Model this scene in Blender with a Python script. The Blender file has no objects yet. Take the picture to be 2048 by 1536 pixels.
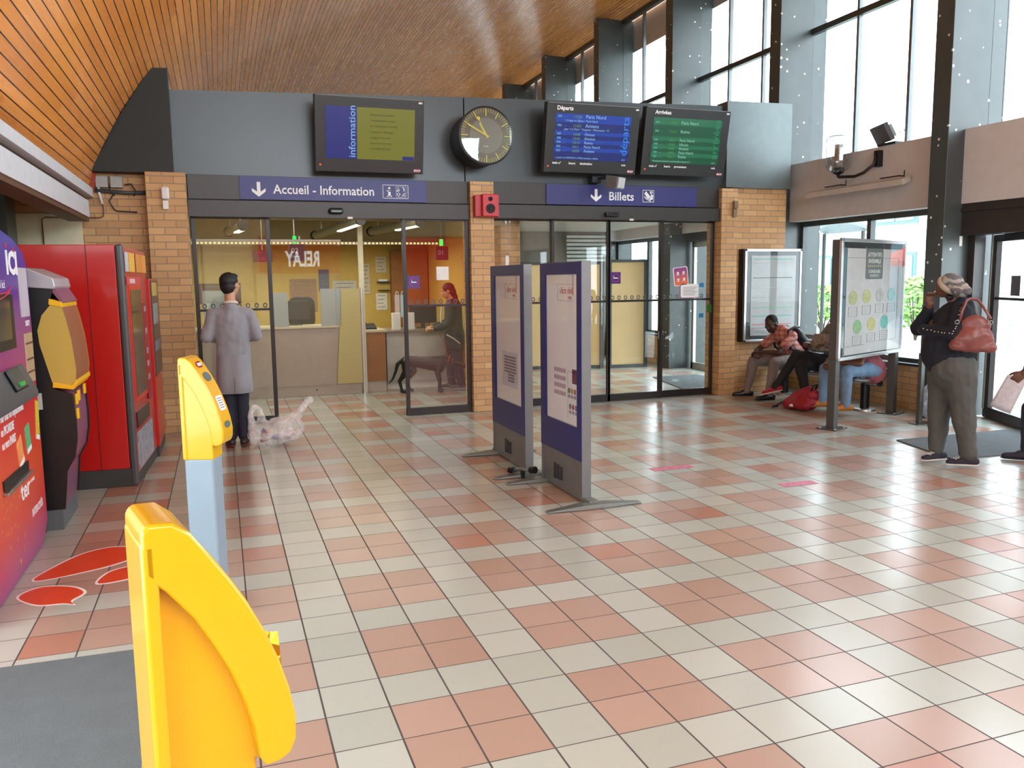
import bpy, bmesh, math, random
from math import sin, cos, pi, radians as D
from mathutils import Vector as V, Matrix as M, noise
S = bpy.context.scene
COL = S.collection
R = random.Random(7)

# ---------------------------------------------------------------- camera
cam_data = bpy.data.cameras.new('camera')
cam = bpy.data.objects.new('camera', cam_data)
COL.objects.link(cam)
right = V((0.9428694, -0.3329273, -0.0125191))
down = V((-0.0536568, -0.1146586, -0.9919548))
fwd = V((0.3288134, 0.9359556, -0.1259719))
cam.matrix_world = M(((right.x, -down.x, -fwd.x, -0.2988), (right.y, -down.y, -fwd.y, -4.3138),
                      (right.z, -down.z, -fwd.z, 1.6685), (0, 0, 0, 1)))
cam_data.sensor_width = 36
cam_data.lens = 1648.52 / 2048 * 36
cam_data.clip_start = 0.05
S.camera = cam

# ---------------------------------------------------------------- exposure and daylight
S.view_settings.view_transform = 'Standard'
S.view_settings.look = 'None'
S.view_settings.gamma = 1
S.view_settings.use_curve_mapping = False
EXPO = 3.3
S.view_settings.exposure = EXPO
EM = 2 ** -EXPO                      # emission that displays as 1.0
S.cycles.max_bounces = 10
S.cycles.diffuse_bounces = 6
S.cycles.glossy_bounces = 5
S.cycles.transparent_max_bounces = 24
S.cycles.transmission_bounces = 6
S.cycles.sample_clamp_indirect = 4
S.cycles.use_denoising = True
S.cycles.caustics_reflective = False
S.cycles.caustics_refractive = False
W = bpy.data.worlds.new('overcast_sky')
S.world = W
W.use_nodes = True
wn = W.node_tree.nodes
wl = W.node_tree.links
bg = wn['Background']
tc = wn.new('ShaderNodeTexCoord')
sp = wn.new('ShaderNodeSeparateXYZ')
mr = wn.new('ShaderNodeMapRange')
mr.inputs['From Min'].default_value = -0.1
mr.inputs['From Max'].default_value = 0.6
mx = wn.new('ShaderNodeMix')
mx.data_type = 'RGBA'
mx.inputs['A'].default_value = (0.80, 0.92, 1.0, 1)
mx.inputs['B'].default_value = (0.76, 0.90, 1.0, 1)
wl.new(tc.outputs['Generated'], sp.inputs[0])
wl.new(sp.outputs['Z'], mr.inputs['Value'])
wl.new(mr.outputs['Result'], mx.inputs['Factor'])
wl.new(mx.outputs['Result'], bg.inputs['Color'])
bg.inputs['Strength'].default_value = 1.0

def area(name, loc, rot, sx, sy, power, color=(1, 1, 1), portal=False, spread=None):
    l = bpy.data.lights.new(name, 'AREA')
    l.shape = 'RECTANGLE'
    l.size = sx
    l.size_y = sy
    l.energy = power
    l.color = color
    if portal:
        l.cycles.is_portal = True
    if spread:
        l.spread = spread
    o = bpy.data.objects.new(name, l)
    COL.objects.link(o)
    o.location = loc
    o.rotation_euler = rot
    return o
# added fill lamps, unseen, left of and behind the camera to brighten the hall
area('left_fill', (-2.5, -3.9, 1.5), (0, D(-90), 0), 2.2, 7.4, 30, (.72, .88, 1.0))
area('rear_fill', (2.8, -8.2, 4.6), (D(106), 0, 0), 8.0, 2.2, 80, (.74, .89, 1.0))
area('window_portal', (8.2, 6, 3.9), (0, D(90), 0), 6.6, 30, 1, portal=True)

# ---------------------------------------------------------------- helpers
def wm(o):
    m = M.Identity(4)
    while o:
        m = o.matrix_basis @ m
        o = o.parent
    return m

def tag(o, label=None, cat=None, group=None, kind=None):
    if label: o['label'] = label
    if cat: o['category'] = cat
    if group: o['group'] = group
    if kind: o['kind'] = kind
    return o

def thing(name, loc, label=None, cat=None, group=None, rz=0, kind=None):
    o = bpy.data.objects.new(name, None)
    COL.objects.link(o)
    o.location = loc
    o.rotation_euler = (0, 0, rz)
    o.empty_display_size = 0.1
    return tag(o, label, cat, group, kind)

class G:
    """collects shapes (world coordinates unless local) and links them as ONE mesh object"""
    def __init__(s, xf=None):
        s.v, s.f, s.mi, s.x = [], [], [], xf or M.Identity(4)
        s.m = 0
        s.uv = None
    def add(s, vs, fs):
        n = len(s.v)
        s.v += [s.x @ V(p) for p in vs]
        s.f += [tuple(n + i for i in f) for f in fs]
        s.mi += [s.m] * len(fs)
        return s
    def box(s, x0, y0, z0, x1, y1, z1):
        x0, x1 = min(x0, x1), max(x0, x1); y0, y1 = min(y0, y1), max(y0, y1); z0, z1 = min(z0, z1), max(z0, z1)
        return s.add([(x0, y0, z0), (x1, y0, z0), (x1, y1, z0), (x0, y1, z0), (x0, y0, z1), (x1, y0, z1), (x1, y1, z1), (x0, y1, z1)],
                     [(0, 3, 2, 1), (4, 5, 6, 7), (0, 1, 5, 4), (1, 2, 6, 5), (2, 3, 7, 6), (3, 0, 4, 7)])
    def bar(s, a, b, w, h, up=(0, 0, 1)):
        a, b = V(a), V(b)
        d = (b - a).normalized()
        u = V(up)
        if abs(d.dot(u)) > .99: u = V((0, 1, 0))
        r = d.cross(u).normalized(); u = r.cross(d)
        vs = [p + r * i * w / 2 + u * j * h / 2 for p in (a, b) for i, j in ((-1, -1), (1, -1), (1, 1), (-1, 1))]
        return s.add(vs, [(0, 1, 2, 3), (7, 6, 5, 4), (0, 4, 5, 1), (1, 5, 6, 2), (2, 6, 7, 3), (3, 7, 4, 0)])
    def prism(s, poly, ax, a, b):
        """poly: 2-D outline, ax: extrusion axis"""
        n = len(poly)
        def p(q, t): return {0: (t, q[0], q[1]), 1: (q[0], t, q[1]), 2: (q[0], q[1], t)}[ax]
        vs = [p(q, a) for q in poly] + [p(q, b) for q in poly]
        fs = [tuple(range(n)), tuple(range(2 * n - 1, n - 1, -1))]
        fs += [(i, n + i, n + (i + 1) % n, (i + 1) % n) for i in range(n)]
        return s.add(vs, fs)
    def ring(s, rings, close=False, caps=True):
        n = len(rings[0]); vs = [p for r in rings for p in r]; fs = []
        m = len(rings)
        for k in range(m - (0 if close else 1)):
            for i in range(n):
                a, b = k * n + i, k * n + (i + 1) % n
                c, d = ((k + 1) % m) * n + (i + 1) % n, ((k + 1) % m) * n + i
                fs.append((a, b, c, d))
        if caps and not close:
            fs += [tuple(range(n))[::-1], tuple(range((m - 1) * n, m * n))]
        return s.add(vs, fs)
    def tube(s, pts, r, n=10, close=False):
        pts = [V(p) for p in pts]
        rs = r if isinstance(r, (list, tuple)) else [r] * len(pts)
        rings = []; u = None
        for i, p in enumerate(pts):
            a = pts[i - 1] if i else (pts[-1] if close else p)
            b = pts[(i + 1) % len(pts)] if (i < len(pts) - 1 or close) else p
            d = (b - a).normalized()
            if u is None: u = d.orthogonal().normalized()
            u = (u - d * u.dot(d)).normalized(); w = d.cross(u)
            rings.append([p + (u * cos(2 * pi * k / n) + w * sin(2 * pi * k / n)) * rs[i] for k in range(n)])
        return s.ring(rings, close)
    def cyl(s, a, b, r, n=24): return s.tube([a, b], r, n)
    def lathe(s, prof, c=(0, 0, 0), n=24, ax=2):
        rings = []
        for r, h in prof:
            ring = []
            for k in range(n):
                t = 2 * pi * k / n; q = (r * cos(t), r * sin(t), h)
                q = {2: q, 1: (q[0], q[2], q[1]), 0: (q[2], q[0], q[1])}[ax]
                ring.append(V(c) + V(q))
            rings.append(ring)
        return s.ring(rings)
    def ball(s, c, r, n=10, sc=(1, 1, 1)):
        c = V(c); rings = []
        for j in range(n + 1):
            t = pi * j / n
            rr = max(sin(t), 0.02) * r
            rings.append([c + V((rr * cos(2 * pi * k / (n * 2)) * sc[0], rr * sin(2 * pi * k / (n * 2)) * sc[1], -cos(t) * r * sc[2])) for k in range(n * 2)])
        return s.ring(rings)
    def build(s, name, mat, parent=None, smooth=False, bev=0, seg=2, w=True, sub=0, **kw):
        me = bpy.data.meshes.new(name)
        inv = wm(parent).inverted() if (parent and w) else M.Identity(4)
        me.from_pydata([inv @ p for p in s.v], [], s.f)
        ms = mat if isinstance(mat, (list, tuple)) else [mat]
        for m in ms: me.materials.append(m)
        me.polygons.foreach_set('material_index', s.mi)
        if s.uv:
            l = me.uv_layers.new(name='UVMap')
            l.data.foreach_set('uv', [c for f in s.uv for q in f for c in q])
        bm = bmesh.new(); bm.from_mesh(me); bmesh.ops.recalc_face_normals(bm, faces=bm.faces); bm.to_mesh(me); bm.free()
        if smooth:
            me.polygons.foreach_set('use_smooth', [True] * len(me.polygons))
        o = bpy.data.objects.new(name, me); COL.objects.link(o)
        if parent: o.parent = parent
        if bev:
            md = o.modifiers.new('bevel', 'BEVEL'); md.width = bev; md.segments = seg; md.limit_method = 'ANGLE'; md.angle_limit = D(40)
            if not smooth:
                me.polygons.foreach_set('use_smooth', [True] * len(me.polygons))
                md.harden_normals = True
        elif smooth and kw.get('auto'):
            me.polygons.foreach_set('use_smooth', [True] * len(me.polygons))
            try: me.set_sharp_from_angle(angle=D(kw['auto']))
            except Exception: pass
        if sub:
            md = o.modifiers.new('sub', 'SUBSURF'); md.levels = md.render_levels = sub
        return o

BAKE = bpy.data.scenes.new('bake')
def realize(o):
    """bake an object's modifiers into its mesh"""
    COL.objects.unlink(o); BAKE.collection.objects.link(o)
    vl = BAKE.view_layers[0]; vl.update(); dg = vl.depsgraph
    me = bpy.data.meshes.new_from_object(o.evaluated_get(dg))
    BAKE.collection.objects.unlink(o); COL.objects.link(o)
    o.modifiers.clear(); o.data = me
    me.name = o.name
    return o

def txt(items, name, mat, parent, world=True):
    """items: (string, matrix placing text in its XY plane, height, align) joined into one flat lettering mesh"""
    g = G()
    for t in items:
        s_, mtx, h = t[0], t[1], t[2]
        al = t[3] if len(t) > 3 else 'LEFT'
        wd = t[4] if len(t) > 4 else 1.0
        c = bpy.data.curves.new('t', 'FONT'); c.body = s_; c.size = h * 1.38; c.align_x = al
        c.resolution_u = 2; c.extrude = 0.0006
        if len(t) > 5: c.offset = t[5]
        o = bpy.data.objects.new('t', c); BAKE.collection.objects.link(o)
        vl = BAKE.view_layers[0]; vl.update(); dg = vl.depsgraph
        me = bpy.data.meshes.new_from_object(o.evaluated_get(dg))
        vs = [mtx @ V((v.co.x * wd, v.co.y, v.co.z)) for v in me.vertices]
        g.add(vs, [tuple(p.vertices) for p in me.polygons])
        bpy.data.objects.remove(o); bpy.data.curves.remove(c); bpy.data.meshes.remove(me)
    return g.build(name, mat, parent, w=world)

def face(o, xd, yd):
    """matrix: local X along xd, local Y along yd, origin o"""
    xd = V(xd).normalized(); yd = V(yd).normalized(); z = xd.cross(yd)
    return M(((xd.x, yd.x, z.x, o[0]), (xd.y, yd.y, z.y, o[1]), (xd.z, yd.z, z.z, o[2]), (0, 0, 0, 1)))

# ---------------------------------------------------------------- materials
class NT:
    def __init__(s, name):
        s.m = bpy.data.materials.new(name); s.m.use_nodes = True
        s.t = s.m.node_tree; s.n = s.t.nodes; s.l = s.t.links
        s.b = s.n['Principled BSDF']
    def new(s, t, **k):
        n = s.n.new(t)
        for a, b in k.items(): setattr(n, a, b)
        return n
    def lk(s, a, b): s.l.new(a, b)
    def put(s, sock, v):
        if isinstance(v, (int, float)): sock.default_value = v
        elif isinstance(v, tuple): sock.default_value = v if len(v) == len(sock.default_value) else (*v, 1)
        else: s.l.new(v, sock)
    def math(s, op, a, b=0, c=0):
        n = s.new('ShaderNodeMath', operation=op)
        s.put(n.inputs[0], a); s.put(n.inputs[1], b); s.put(n.inputs[2], c)
        return n.outputs[0]
    def mix(s, f, a, b, mode='MIX'):
        n = s.new('ShaderNodeMix', data_type='RGBA', blend_type=mode)
        s.put(n.inputs['Factor'], f); s.put(n.inputs['A'], a); s.put(n.inputs['B'], b)
        return n.outputs['Result']
    def noise(s, scale, vec=None, detail=3, rough=.5):
        n = s.new('ShaderNodeTexNoise'); n.inputs['Scale'].default_value = scale
        n.inputs['Detail'].default_value = detail; n.inputs['Roughness'].default_value = rough
        if vec: s.lk(vec, n.inputs['Vector'])
        return n.outputs['Fac']
    def ramp(s, f, lo, hi, a=0., b=1.):
        n = s.new('ShaderNodeMapRange'); s.put(n.inputs['Value'], f)
        n.inputs['From Min'].default_value = lo; n.inputs['From Max'].default_value = hi
        n.inputs['To Min'].default_value = a; n.inputs['To Max'].default_value = b
        return n.outputs['Result']
    def pos(s):
        return s.new('ShaderNodeNewGeometry').outputs['Position']
    def obj(s):
        return s.new('ShaderNodeTexCoord').outputs['Object']
    def xyz(s, v):
        n = s.new('ShaderNodeSeparateXYZ'); s.lk(v, n.inputs[0]); return n.outputs
    def comb(s, x, y, z=0):
        n = s.new('ShaderNodeCombineXYZ'); s.put(n.inputs[0], x); s.put(n.inputs[1], y); s.put(n.inputs[2], z); return n.outputs[0]
    def white(s, v):
        n = s.new('ShaderNodeTexWhiteNoise', noise_dimensions='3D'); s.lk(v, n.inputs['Vector']); return n.outputs
    def bump(s, h, st=.3, dist=.01):
        n = s.new('ShaderNodeBump'); n.inputs['Strength'].default_value = st; n.inputs['Distance'].default_value = dist
        s.lk(h, n.inputs['Height']); s.lk(n.outputs['Normal'], s.b.inputs['Normal'])

def lin(c):
    """display colour 0-255 -> linear"""
    return tuple(((x / 255) / 12.92 if x / 255 <= .04045 else ((x / 255 + .055) / 1.055) ** 2.4) for x in c)

MATS = {}
def mat(name, col, rough=.5, metal=0., spec=.5, coat=0., var=.06, vs=8., bump=0., bs=60., alpha=None, sheen=0):
    if name in MATS: return MATS[name]
    t = NT(name); c = lin(col)
    n = t.noise(vs, t.obj(), 4, .6)
    hi = tuple(min(1, x * (1 + var)) for x in c); lo = tuple(x * (1 - var) for x in c)
    t.put(t.b.inputs['Base Color'], t.mix(t.ramp(n, .3, .7), lo, hi))
    t.b.inputs['Roughness'].default_value = rough
    t.b.inputs['Metallic'].default_value = metal
    t.b.inputs['Specular IOR Level'].default_value = spec
    t.b.inputs['Coat Weight'].default_value = coat
    t.b.inputs['Coat Roughness'].default_value = .08
    if sheen: t.b.inputs['Sheen Weight'].default_value = sheen
    if bump: t.bump(t.noise(bs, t.obj(), 3), bump, .004)
    MATS[name] = t.m
    return t.m

def emit(name, col, s=1.0, base=(0, 0, 0)):
    """something that gives off light; s = displayed strength"""
    if name in MATS: return MATS[name]
    t = NT(name)
    t.b.inputs['Base Color'].default_value = (*lin(base), 1)
    t.b.inputs['Roughness'].default_value = .3
    t.b.inputs['Emission Color'].default_value = (*lin(col), 1)
    t.b.inputs['Emission Strength'].default_value = s * EM
    MATS[name] = t.m
    return t.m

def glass(name, tint=(1, 1, 1), k=1.0, rough=0., ior=1.5):
    t = NT(name)
    t.n.remove(t.b)
    tr = t.new('ShaderNodeBsdfTransparent'); tr.inputs['Color'].default_value = (*tint, 1)
    gl = t.new('ShaderNodeBsdfGlossy'); gl.inputs['Roughness'].default_value = rough
    ge = t.new('ShaderNodeNewGeometry')
    dt = t.new('ShaderNodeVectorMath', operation='DOT_PRODUCT'); t.lk(ge.outputs['Normal'], dt.inputs[0]); t.lk(ge.outputs['Incoming'], dt.inputs[1])
    c = t.math('SUBTRACT', 1, t.math('ABSOLUTE', dt.outputs['Value']))
    f0 = ((ior - 1) / (ior + 1)) ** 2
    f = t.math('MINIMUM', t.math('MULTIPLY', t.math('ADD', f0, t.math('MULTIPLY', t.math('POWER', c, 5), 1 - f0)), k), 1)
    mx = t.new('ShaderNodeMixShader')
    t.lk(f, mx.inputs[0]); t.lk(tr.outputs[0], mx.inputs[1]); t.lk(gl.outputs[0], mx.inputs[2])
    t.lk(mx.outputs[0], t.n['Material Output'].inputs['Surface'])
    MATS[name] = t.m
    return t.m

def floor_mat():
    t = NT('checker_floor_tiles')
    x, y, z = t.xyz(t.pos())
    i = t.math('MULTIPLY', x, 4); j = t.math('MULTIPLY', y, -4)
    ci = t.math('FLOOR', i); cj = t.math('FLOOR', j)
    mi = t.math('FLOORED_MODULO', ci, 3); mj = t.math('FLOORED_MODULO', cj, 3)
    a = t.math('GREATER_THAN', mi, .5)
    b = t.math('LESS_THAN', t.math('ABSOLUTE', t.math('SUBTRACT', mj, 1)), .5)
    pink = t.math('MULTIPLY', a, t.math('SUBTRACT', 1, b))
    w = t.white(t.comb(ci, cj, 3))
    rv = w['Value']
    cream = t.mix(rv, lin((168, 173, 164)), lin((182, 186, 178)))
    pk = t.mix(rv, lin((166, 137, 122)), lin((178, 150, 136)))
    pk = t.mix(t.math('GREATER_THAN', rv, .93), pk, lin((172, 122, 104)))
    c = t.mix(pink, cream, pk)
    n = t.noise(14, t.pos(), 5, .65)
    c = t.mix(t.math('MULTIPLY', n, .12), c, lin((150, 146, 132)))
    fi = t.math('FRACT', i); fj = t.math('FRACT', j)
    di = t.math('MINIMUM', fi, t.math('SUBTRACT', 1, fi)); dj = t.math('MINIMUM', fj, t.math('SUBTRACT', 1, fj))
    gi = t.math('LESS_THAN', di, .015); gj = t.math('LESS_THAN', dj, .011)
    g = t.math('MAXIMUM', gi, gj)
    gc = t.mix(t.noise(5, t.pos()), lin((52, 44, 42)), lin((88, 80, 76)))
    c = t.mix(g, c, gc)
    t.put(t.b.inputs['Base Color'], c)
    ro = .22
    ro = t.math('ADD', ro, t.math('MULTIPLY', t.white(t.comb(ci, cj, 9))['Value'], .05))
    t.put(t.b.inputs['Roughness'], t.math('MAXIMUM', ro, t.math('MULTIPLY', g, .8)))
    t.b.inputs['Specular IOR Level'].default_value = .62
    # every tile lies very slightly out of level
    tilt = t.new('ShaderNodeVectorMath', operation='MULTIPLY_ADD')
    t.lk(w['Color'], tilt.inputs[0]); tilt.inputs[1].default_value = (.012, .012, 0); tilt.inputs[2].default_value = (-.006, -.006, 1)
    nm = t.new('ShaderNodeVectorMath', operation='NORMALIZE'); t.lk(tilt.outputs[0], nm.inputs[0])
    bp = t.new('ShaderNodeBump'); bp.inputs['Strength'].default_value = .35; bp.inputs['Distance'].default_value = .004
    t.lk(t.math('SUBTRACT', 1, g), bp.inputs['Height']); t.lk(nm.outputs[0], bp.inputs['Normal'])
    t.lk(bp.outputs['Normal'], t.b.inputs['Normal'])
    return t.m

def brick_mat(name='yellow_brick', c1=(212, 172, 120), c2=(186, 144, 98), mo=(140, 122, 100)):
    t = NT(name)
    x, y, z = t.xyz(t.pos())
    nx = t.xyz(t.new('ShaderNodeNewGeometry').outputs['True Normal'])[0]
    u = t.mix(t.math('GREATER_THAN', t.math('ABSOLUTE', nx), .5), t.comb(x, x, x), t.comb(y, y, y))
    ux = t.xyz(u)[0]
    n = t.new('ShaderNodeTexBrick')
    t.lk(t.comb(ux, z, 0), n.inputs['Vector'])
    n.inputs['Scale'].default_value = 1
    n.inputs['Brick Width'].default_value = .235
    n.inputs['Row Height'].default_value = .0785
    n.inputs['Mortar Size'].default_value = .0055
    n.inputs['Mortar Smooth'].default_value = .2
    n.inputs['Bias'].default_value = .1
    n.inputs['Color1'].default_value = (*lin(c1), 1)
    n.inputs['Color2'].default_value = (*lin(c2), 1)
    n.inputs['Mortar'].default_value = (*lin(mo), 1)
    c = t.mix(t.ramp(t.noise(22, t.pos(), 4), .3, .7, 0, .3), n.outputs['Color'], lin((196, 150, 104)))
    t.put(t.b.inputs['Base Color'], c)
    t.b.inputs['Roughness'].default_value = .62
    t.bump(t.math('SUBTRACT', 1, n.outputs['Fac']), .5, .006)
    return t.m

def plank_mat():
    t = NT('varnished_ceiling_boards')
    uv = t.new('ShaderNodeTexCoord').outputs['UV']
    u, v, _ = t.xyz(uv)
    k = t.math('DIVIDE', u, .0865)
    ci = t.math('FLOOR', k); f = t.math('FRACT', k)
    r0 = t.white(t.comb(ci, 0, 1))['Value']
    seg = t.math('FLOOR', t.math('ADD', t.math('DIVIDE', v, 3.6), t.math('MULTIPLY', r0, 7)))
    r = t.white(t.comb(ci, seg, 2))['Value']
    grain = t.noise(1, t.comb(t.math('MULTIPLY', u, 60), t.math('MULTIPLY', v, 2.2), r), 5, .6)
    c = t.mix(r, lin((190, 114, 48)), lin((224, 150, 80)))
    c = t.mix(t.ramp(grain, .3, .7, 0, .45), c, lin((160, 88, 38)))
    c = t.mix(t.ramp(t.noise(1.1, t.pos(), 3), .35, .7, 0, .5), c, lin((206, 134, 56)))
    d = t.math('MINIMUM', f, t.math('SUBTRACT', 1, f))
    gr = t.math('LESS_THAN', d, .058)
    c = t.mix(gr, c, lin((52, 26, 10)))
    t.put(t.b.inputs['Base Color'], c)
    t.put(t.b.inputs['Roughness'], t.ramp(grain, .3, .7, .2, .3))
    t.b.inputs['Specular IOR Level'].default_value = .6
    t.bump(t.math('SUBTRACT', 1, gr), .5, .006)
    return t.m

def column_mat():
    t = NT('painted_concrete_column')
    n = t.noise(2.5, t.pos(), 5, .6)
    c = t.mix(n, lin((50, 56, 57)), lin((76, 83, 82)))
    vo = t.new('ShaderNodeTexVoronoi'); vo.inputs['Scale'].default_value = 9; t.lk(t.pos(), vo.inputs['Vector'])
    rr = t.xyz(vo.outputs['Color'])[0]
    spot = t.math('MULTIPLY', t.math('LESS_THAN', vo.outputs['Distance'], t.math('MULTIPLY', rr, .17)), t.math('GREATER_THAN', rr, .62))
    c = t.mix(spot, c, lin((216, 214, 204)))
    t.put(t.b.inputs['Base Color'], c)
    t.b.inputs['Roughness'].default_value = .34
    return t.m

def carpet_mat(name, c):
    t = NT(name)
    n = t.noise(260, t.pos(), 2, .7); n2 = t.noise(8, t.pos(), 4)
    lo = tuple(x * .55 for x in lin(c)); hi = tuple(min(1, x * 1.4) for x in lin(c))
    t.put(t.b.inputs['Base Color'], t.mix(t.math('ADD', t.math('MULTIPLY', n, .7), t.math('MULTIPLY', n2, .3)), lo, hi))
    t.b.inputs['Roughness'].default_value = .95
    t.b.inputs['Specular IOR Level'].default_value = .1
    t.bump(n, .8, .006)
    return t.m

FLOOR = floor_mat(); BRICK = brick_mat(); PLANK = plank_mat(); COLM = column_mat()
DARK = mat('dark_bronze_metal', (44, 39, 40), .35, .2, .5)
BLACK = mat('black_plastic', (16, 16, 18), .4)
GLASS = glass('window_glass', (.98, .99, .985), 1.0, 0, 1.55)
WHITE = mat('white_plastic', (224, 224, 220), .45)
LETW = mat('white_lettering', (236, 238, 240), .5, var=.0)
STEEL = mat('brushed_steel', (176, 176, 174), .3, .9)
# ================================================================ the hall itself
def st(o):
    o['kind'] = 'structure'
    return o
PANEL = mat('grey_render_panel', (196, 194, 194), .7, var=.04)
CREAM = mat('cream_painted_wall', (222, 214, 180), .7, var=.05)
ROOMCEIL = mat('dull_white_ceiling', (176, 174, 162), .8)
YELLOW = mat('yellow_office_wall', (196, 168, 84), .5)
st(G().box(-4.2, -8.5, -.12, 8.05, 22, 0).build('floor', FLOOR))
# boarded ceiling: a profile carried straight down the hall
prof = [(-1.56, 2.70), (-1.49, 2.90), (-1.36, 3.16), (-1.17, 3.51), (-.96, 3.82), (-.80, 4.02), (-.57, 4.27), (-.32, 4.50), (-.04, 4.72), (.24, 4.92),
        (.53, 5.10), (.83, 5.27), (1.15, 5.43), (1.6, 5.64), (2.1, 5.86), (2.7, 6.09), (3.4, 6.33), (4.2, 6.56), (5.0, 6.74), (5.8, 6.88), (6.6, 6.98), (7.4, 7.04), (8.2, 7.02)]
g = G(); g.uv = []
L = 0.; acc = [0.]
for a, b in zip(prof, prof[1:]):
    L += math.hypot(b[0] - a[0], b[1] - a[1]); acc.append(L)
Y0, Y1 = -8.5, 24
for k in range(len(prof) - 1):
    (a, za), (b, zb) = prof[k], prof[k + 1]
    g.add([(a, Y0, za), (b, Y0, zb), (b, Y1, zb), (a, Y1, za)], [(0, 1, 2, 3)])
me = bpy.data.meshes.new('ceiling')
vs = [(x, y, z) for x, z in prof for y in (Y0, Y1)]
fs = [(2 * k, 2 * k + 1, 2 * k + 3, 2 * k + 2) for k in range(len(prof) - 1)]
me.from_pydata(vs, [], fs); me.materials.append(PLANK)
uvl = me.uv_layers.new(name='UVMap')
for p in me.polygons:
    for li in p.loop_indices:
        vi = me.loops[li].vertex_index
        uvl.data[li].uv = (acc[vi // 2], Y0 if vi % 2 == 0 else Y1)
me.polygons.foreach_set('use_smooth', [True] * len(me.polygons))
oc = bpy.data.objects.new('ceiling', me); COL.objects.link(oc); st(oc)
md = oc.modifiers.new('thick', 'SOLIDIFY'); md.thickness = .18; md.offset = -1
# hall walls out of sight behind the camera and at the far end
st(G().box(-4.2, -8.7, 0, 8.05, -8.5, 7.4).build('wall_front', CREAM))
st(G().box(-4.2, 22, 0, 8.3, 22.2, 7.4).build('wall_far', PANEL))
st(G().box(-2.75, -8.5, 0, -2.6, 5.75, 2.7).build('wall_left', CREAM))
st(G().box(-2.75, -8.5, 2.7, -1.56, 24, 2.85).build('trim_1', CREAM))
# back wall
st(G().box(-2.75, 5.75, 0, -.6, 5.95, 2.86).build('wall_back', BRICK))
st(G().box(-2.6, 5.735, 0, -1.655, 5.75, 2.42).build('wall_painted', CREAM))
st(G().box(6.5, 5.72, 0, 7.42, 5.95, 2.89).build('wall_back_right', BRICK))
for x0, x1, y0 in ((-.99, -.58, 5.56), (2.67, 2.975, 5.60), (6.27, 6.53, 5.60)):
    st(G().box(x0, y0, 0, x1, 5.96, 2.87).build('brick_pillar', BRICK, bev=.006))
# fascia above the doors
FASC = mat('dark_satin_fascia', (66, 69, 70), .32, .45, var=.03, vs=2)
st(G().prism([(-.71, 2.865), (2.63, 2.87), (2.63, 3.88), (-.71, 3.765)], 1, 5.70, 5.85).build('trim_2', FASC))
st(G().prism([(2.645, 2.87), (6.37, 2.885), (6.37, 3.985), (2.645, 3.88)], 1, 5.70, 5.85).build('trim_3', FASC))
st(G().prism([(6.36, 2.89), (7.42, 2.89), (7.42, 4.06), (6.36, 4.04)], 1, 5.64, 5.9).build('trim_4', mat('grey_satin_panel', (104, 112, 112), .4, .5), bev=.004))
TRI = [(-1.56, 2.80), (-1.45, 3.0), (-1.36, 3.16), (-1.17, 3.49), (-.96, 3.81), (-.86, 3.955), (-.70, 3.965), (-.70, 2.865), (-1.56, 2.86)]
st(G().prism(TRI[:-1] + [(-1.53, 2.862)], 1, 5.58, 5.86).build('trim_5', mat('black_gable_panel', (32, 34, 32), .6)))
# header boxes over both door openings
HEAD = mat('brown_black_header', (58, 53, 52), .4, .3)
for x0, x1, z0 in ((-.57, 2.66, 0), (2.985, 6.27, .012)):
    st(G().box(x0, 5.67, 2.60 + z0, x1, 5.9, 2.868 + z0).box(x0, 5.63, 2.405 + z0 * 2, x1, 5.9, 2.588 + z0).box(x0, 5.70, 2.585, x1, 5.88, 2.605).build('trim_6', HEAD, bev=.003))
# white beam on the left
BEAM = mat('white_painted_beam', (208, 208, 212), .5)
st(G().box(-1.78, -8.5, 2.60, -1.52, 5.74, 2.695).build('trim_7', BEAM, bev=.003))
st(G().box(-1.78, -8.5, 2.375, -1.55, 5.55, 2.55).build('trim_8', BEAM, bev=.003))
st(G().box(-1.74, -8.5, 2.545, -1.60, 5.72, 2.605).box(-1.76, -8.5, 2.335, -1.565, 5.6, 2.378).build('trim_9', mat('brown_timber_edge', (96, 66, 44), .6)))
st(G().box(-2.6, 4.9, 0, -2.19, 5.3, 2.7).build('column', COLM))

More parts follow.
